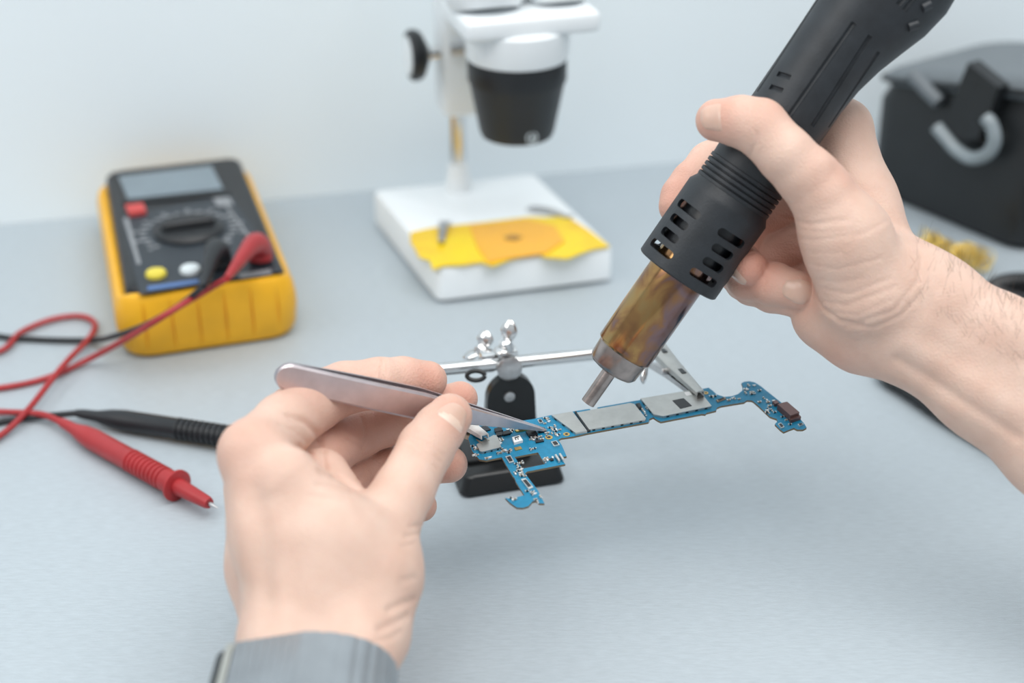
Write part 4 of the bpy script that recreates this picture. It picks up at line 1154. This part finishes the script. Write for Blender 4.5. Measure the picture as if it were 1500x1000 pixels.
bm = BM(); box(bm, cc, (.0325, HW * 2 - .0005, .0095), tl, bevel=.0042, seg=5); wcase = obj('watch_case', bm, 'watchdark', watch, label='glossy black rounded watch case')
bm = BM(); box(bm, cc + tl @ Vector((.0033, 0, .0012)), (.0245, HW * 2 + .0002, .0080), tl, bevel=.0012, seg=3); obj('watch_face', bm, 'watch', wcase, label='dark watch glass with its reflection painted grey')  # reflection on the dark glass put into the grey colour
bm = BM()
for k in range(8): box(bm, cc + tl @ Vector((-.0072 + k * .0029, 0, .0051)), (.0024, HW * 2 - .0012, .0006), tl, bevel=.0002)
obj('face_reflections', bm, 'watch', wcase)  # raised strips shaped after striped reflections on the glass
bm = BM(); box(bm, cc + tl @ Vector((-.0106, 0, .0011)), (.0032, HW * 2 + .0001, .0076), tl, bevel=.0006); obj('bezel_strip', bm, 'watchside', wcase, label='pale bezel strip')

#@@LIGHT
# ------------------------------------------------------------------ light and camera
sc = bpy.context.scene
wd = bpy.data.worlds.new('daylit_room'); sc.world = wd; wd.use_nodes = True
nt = wd.node_tree; N = nt.nodes; L = nt.links
bg = N['Background']
tc = N.new('ShaderNodeTexCoord'); sp = N.new('ShaderNodeSeparateXYZ'); L.new(tc.outputs['Generated'], sp.inputs[0])
m1 = N.new('ShaderNodeMath'); m1.operation = 'MULTIPLY_ADD'; L.new(sp.outputs['Z'], m1.inputs[0]); m1.inputs[1].default_value = .55; m1.inputs[2].default_value = .45
m2 = N.new('ShaderNodeMath'); m2.operation = 'MULTIPLY_ADD'; L.new(sp.outputs['X'], m2.inputs[0]); m2.inputs[1].default_value = -.03; L.new(m1.outputs[0], m2.inputs[2])
rp = N.new('ShaderNodeValToRGB'); cr = rp.color_ramp
cr.elements[0].position = .12; cr.elements[0].color = (.10, .107, .115, 1)
cr.elements[1].position = .95; cr.elements[1].color = (.92, .97, 1.0, 1)
e = cr.elements.new(.5); e.color = (.56, .60, .64, 1)
L.new(m2.outputs[0], rp.inputs['Fac']); L.new(rp.outputs['Color'], bg.inputs['Color'])
bg.inputs['Strength'].default_value = 0.72
def area(name, loc, target, sx, sy, power, col):
    ld = bpy.data.lights.new(name, 'AREA'); ld.shape = 'RECTANGLE'; ld.size = sx; ld.size_y = sy; ld.energy = power; ld.color = col
    o = bpy.data.objects.new(name, ld); COL.objects.link(o); o.location = loc
    o.rotation_euler = (Vector(target) - Vector(loc)).to_track_quat('-Z', 'Y').to_euler()
    return o
area('window_light', (-1.10, 0.02, 1.25), (0.0, 0.60, 0.05), .8, .8, 7.0, (1.0, .985, .96))
area('ceiling_light', (0.32, 0.28, 1.50), (0.20, 0.72, 0.05), 1.6, 1.1, 21, (1.0, .99, .97))

cd_ = bpy.data.cameras.new('camera'); co = bpy.data.objects.new('camera', cd_); COL.objects.link(co)
co.location = CAM; co.rotation_euler = (R(90) - PT, 0, 0)
cd_.lens = 50; cd_.sensor_width = 36; cd_.clip_start = .01; cd_.clip_end = 20
cd_.dof.use_dof = True; cd_.dof.focus_distance = .598; cd_.dof.aperture_fstop = 4.5
sc.camera = co
sc.view_settings.view_transform = 'Standard'
sc.view_settings.look = 'None'
sc.view_settings.exposure = 0.0
sc.view_settings.gamma = 1.0
sc.view_settings.use_curve_mapping = False
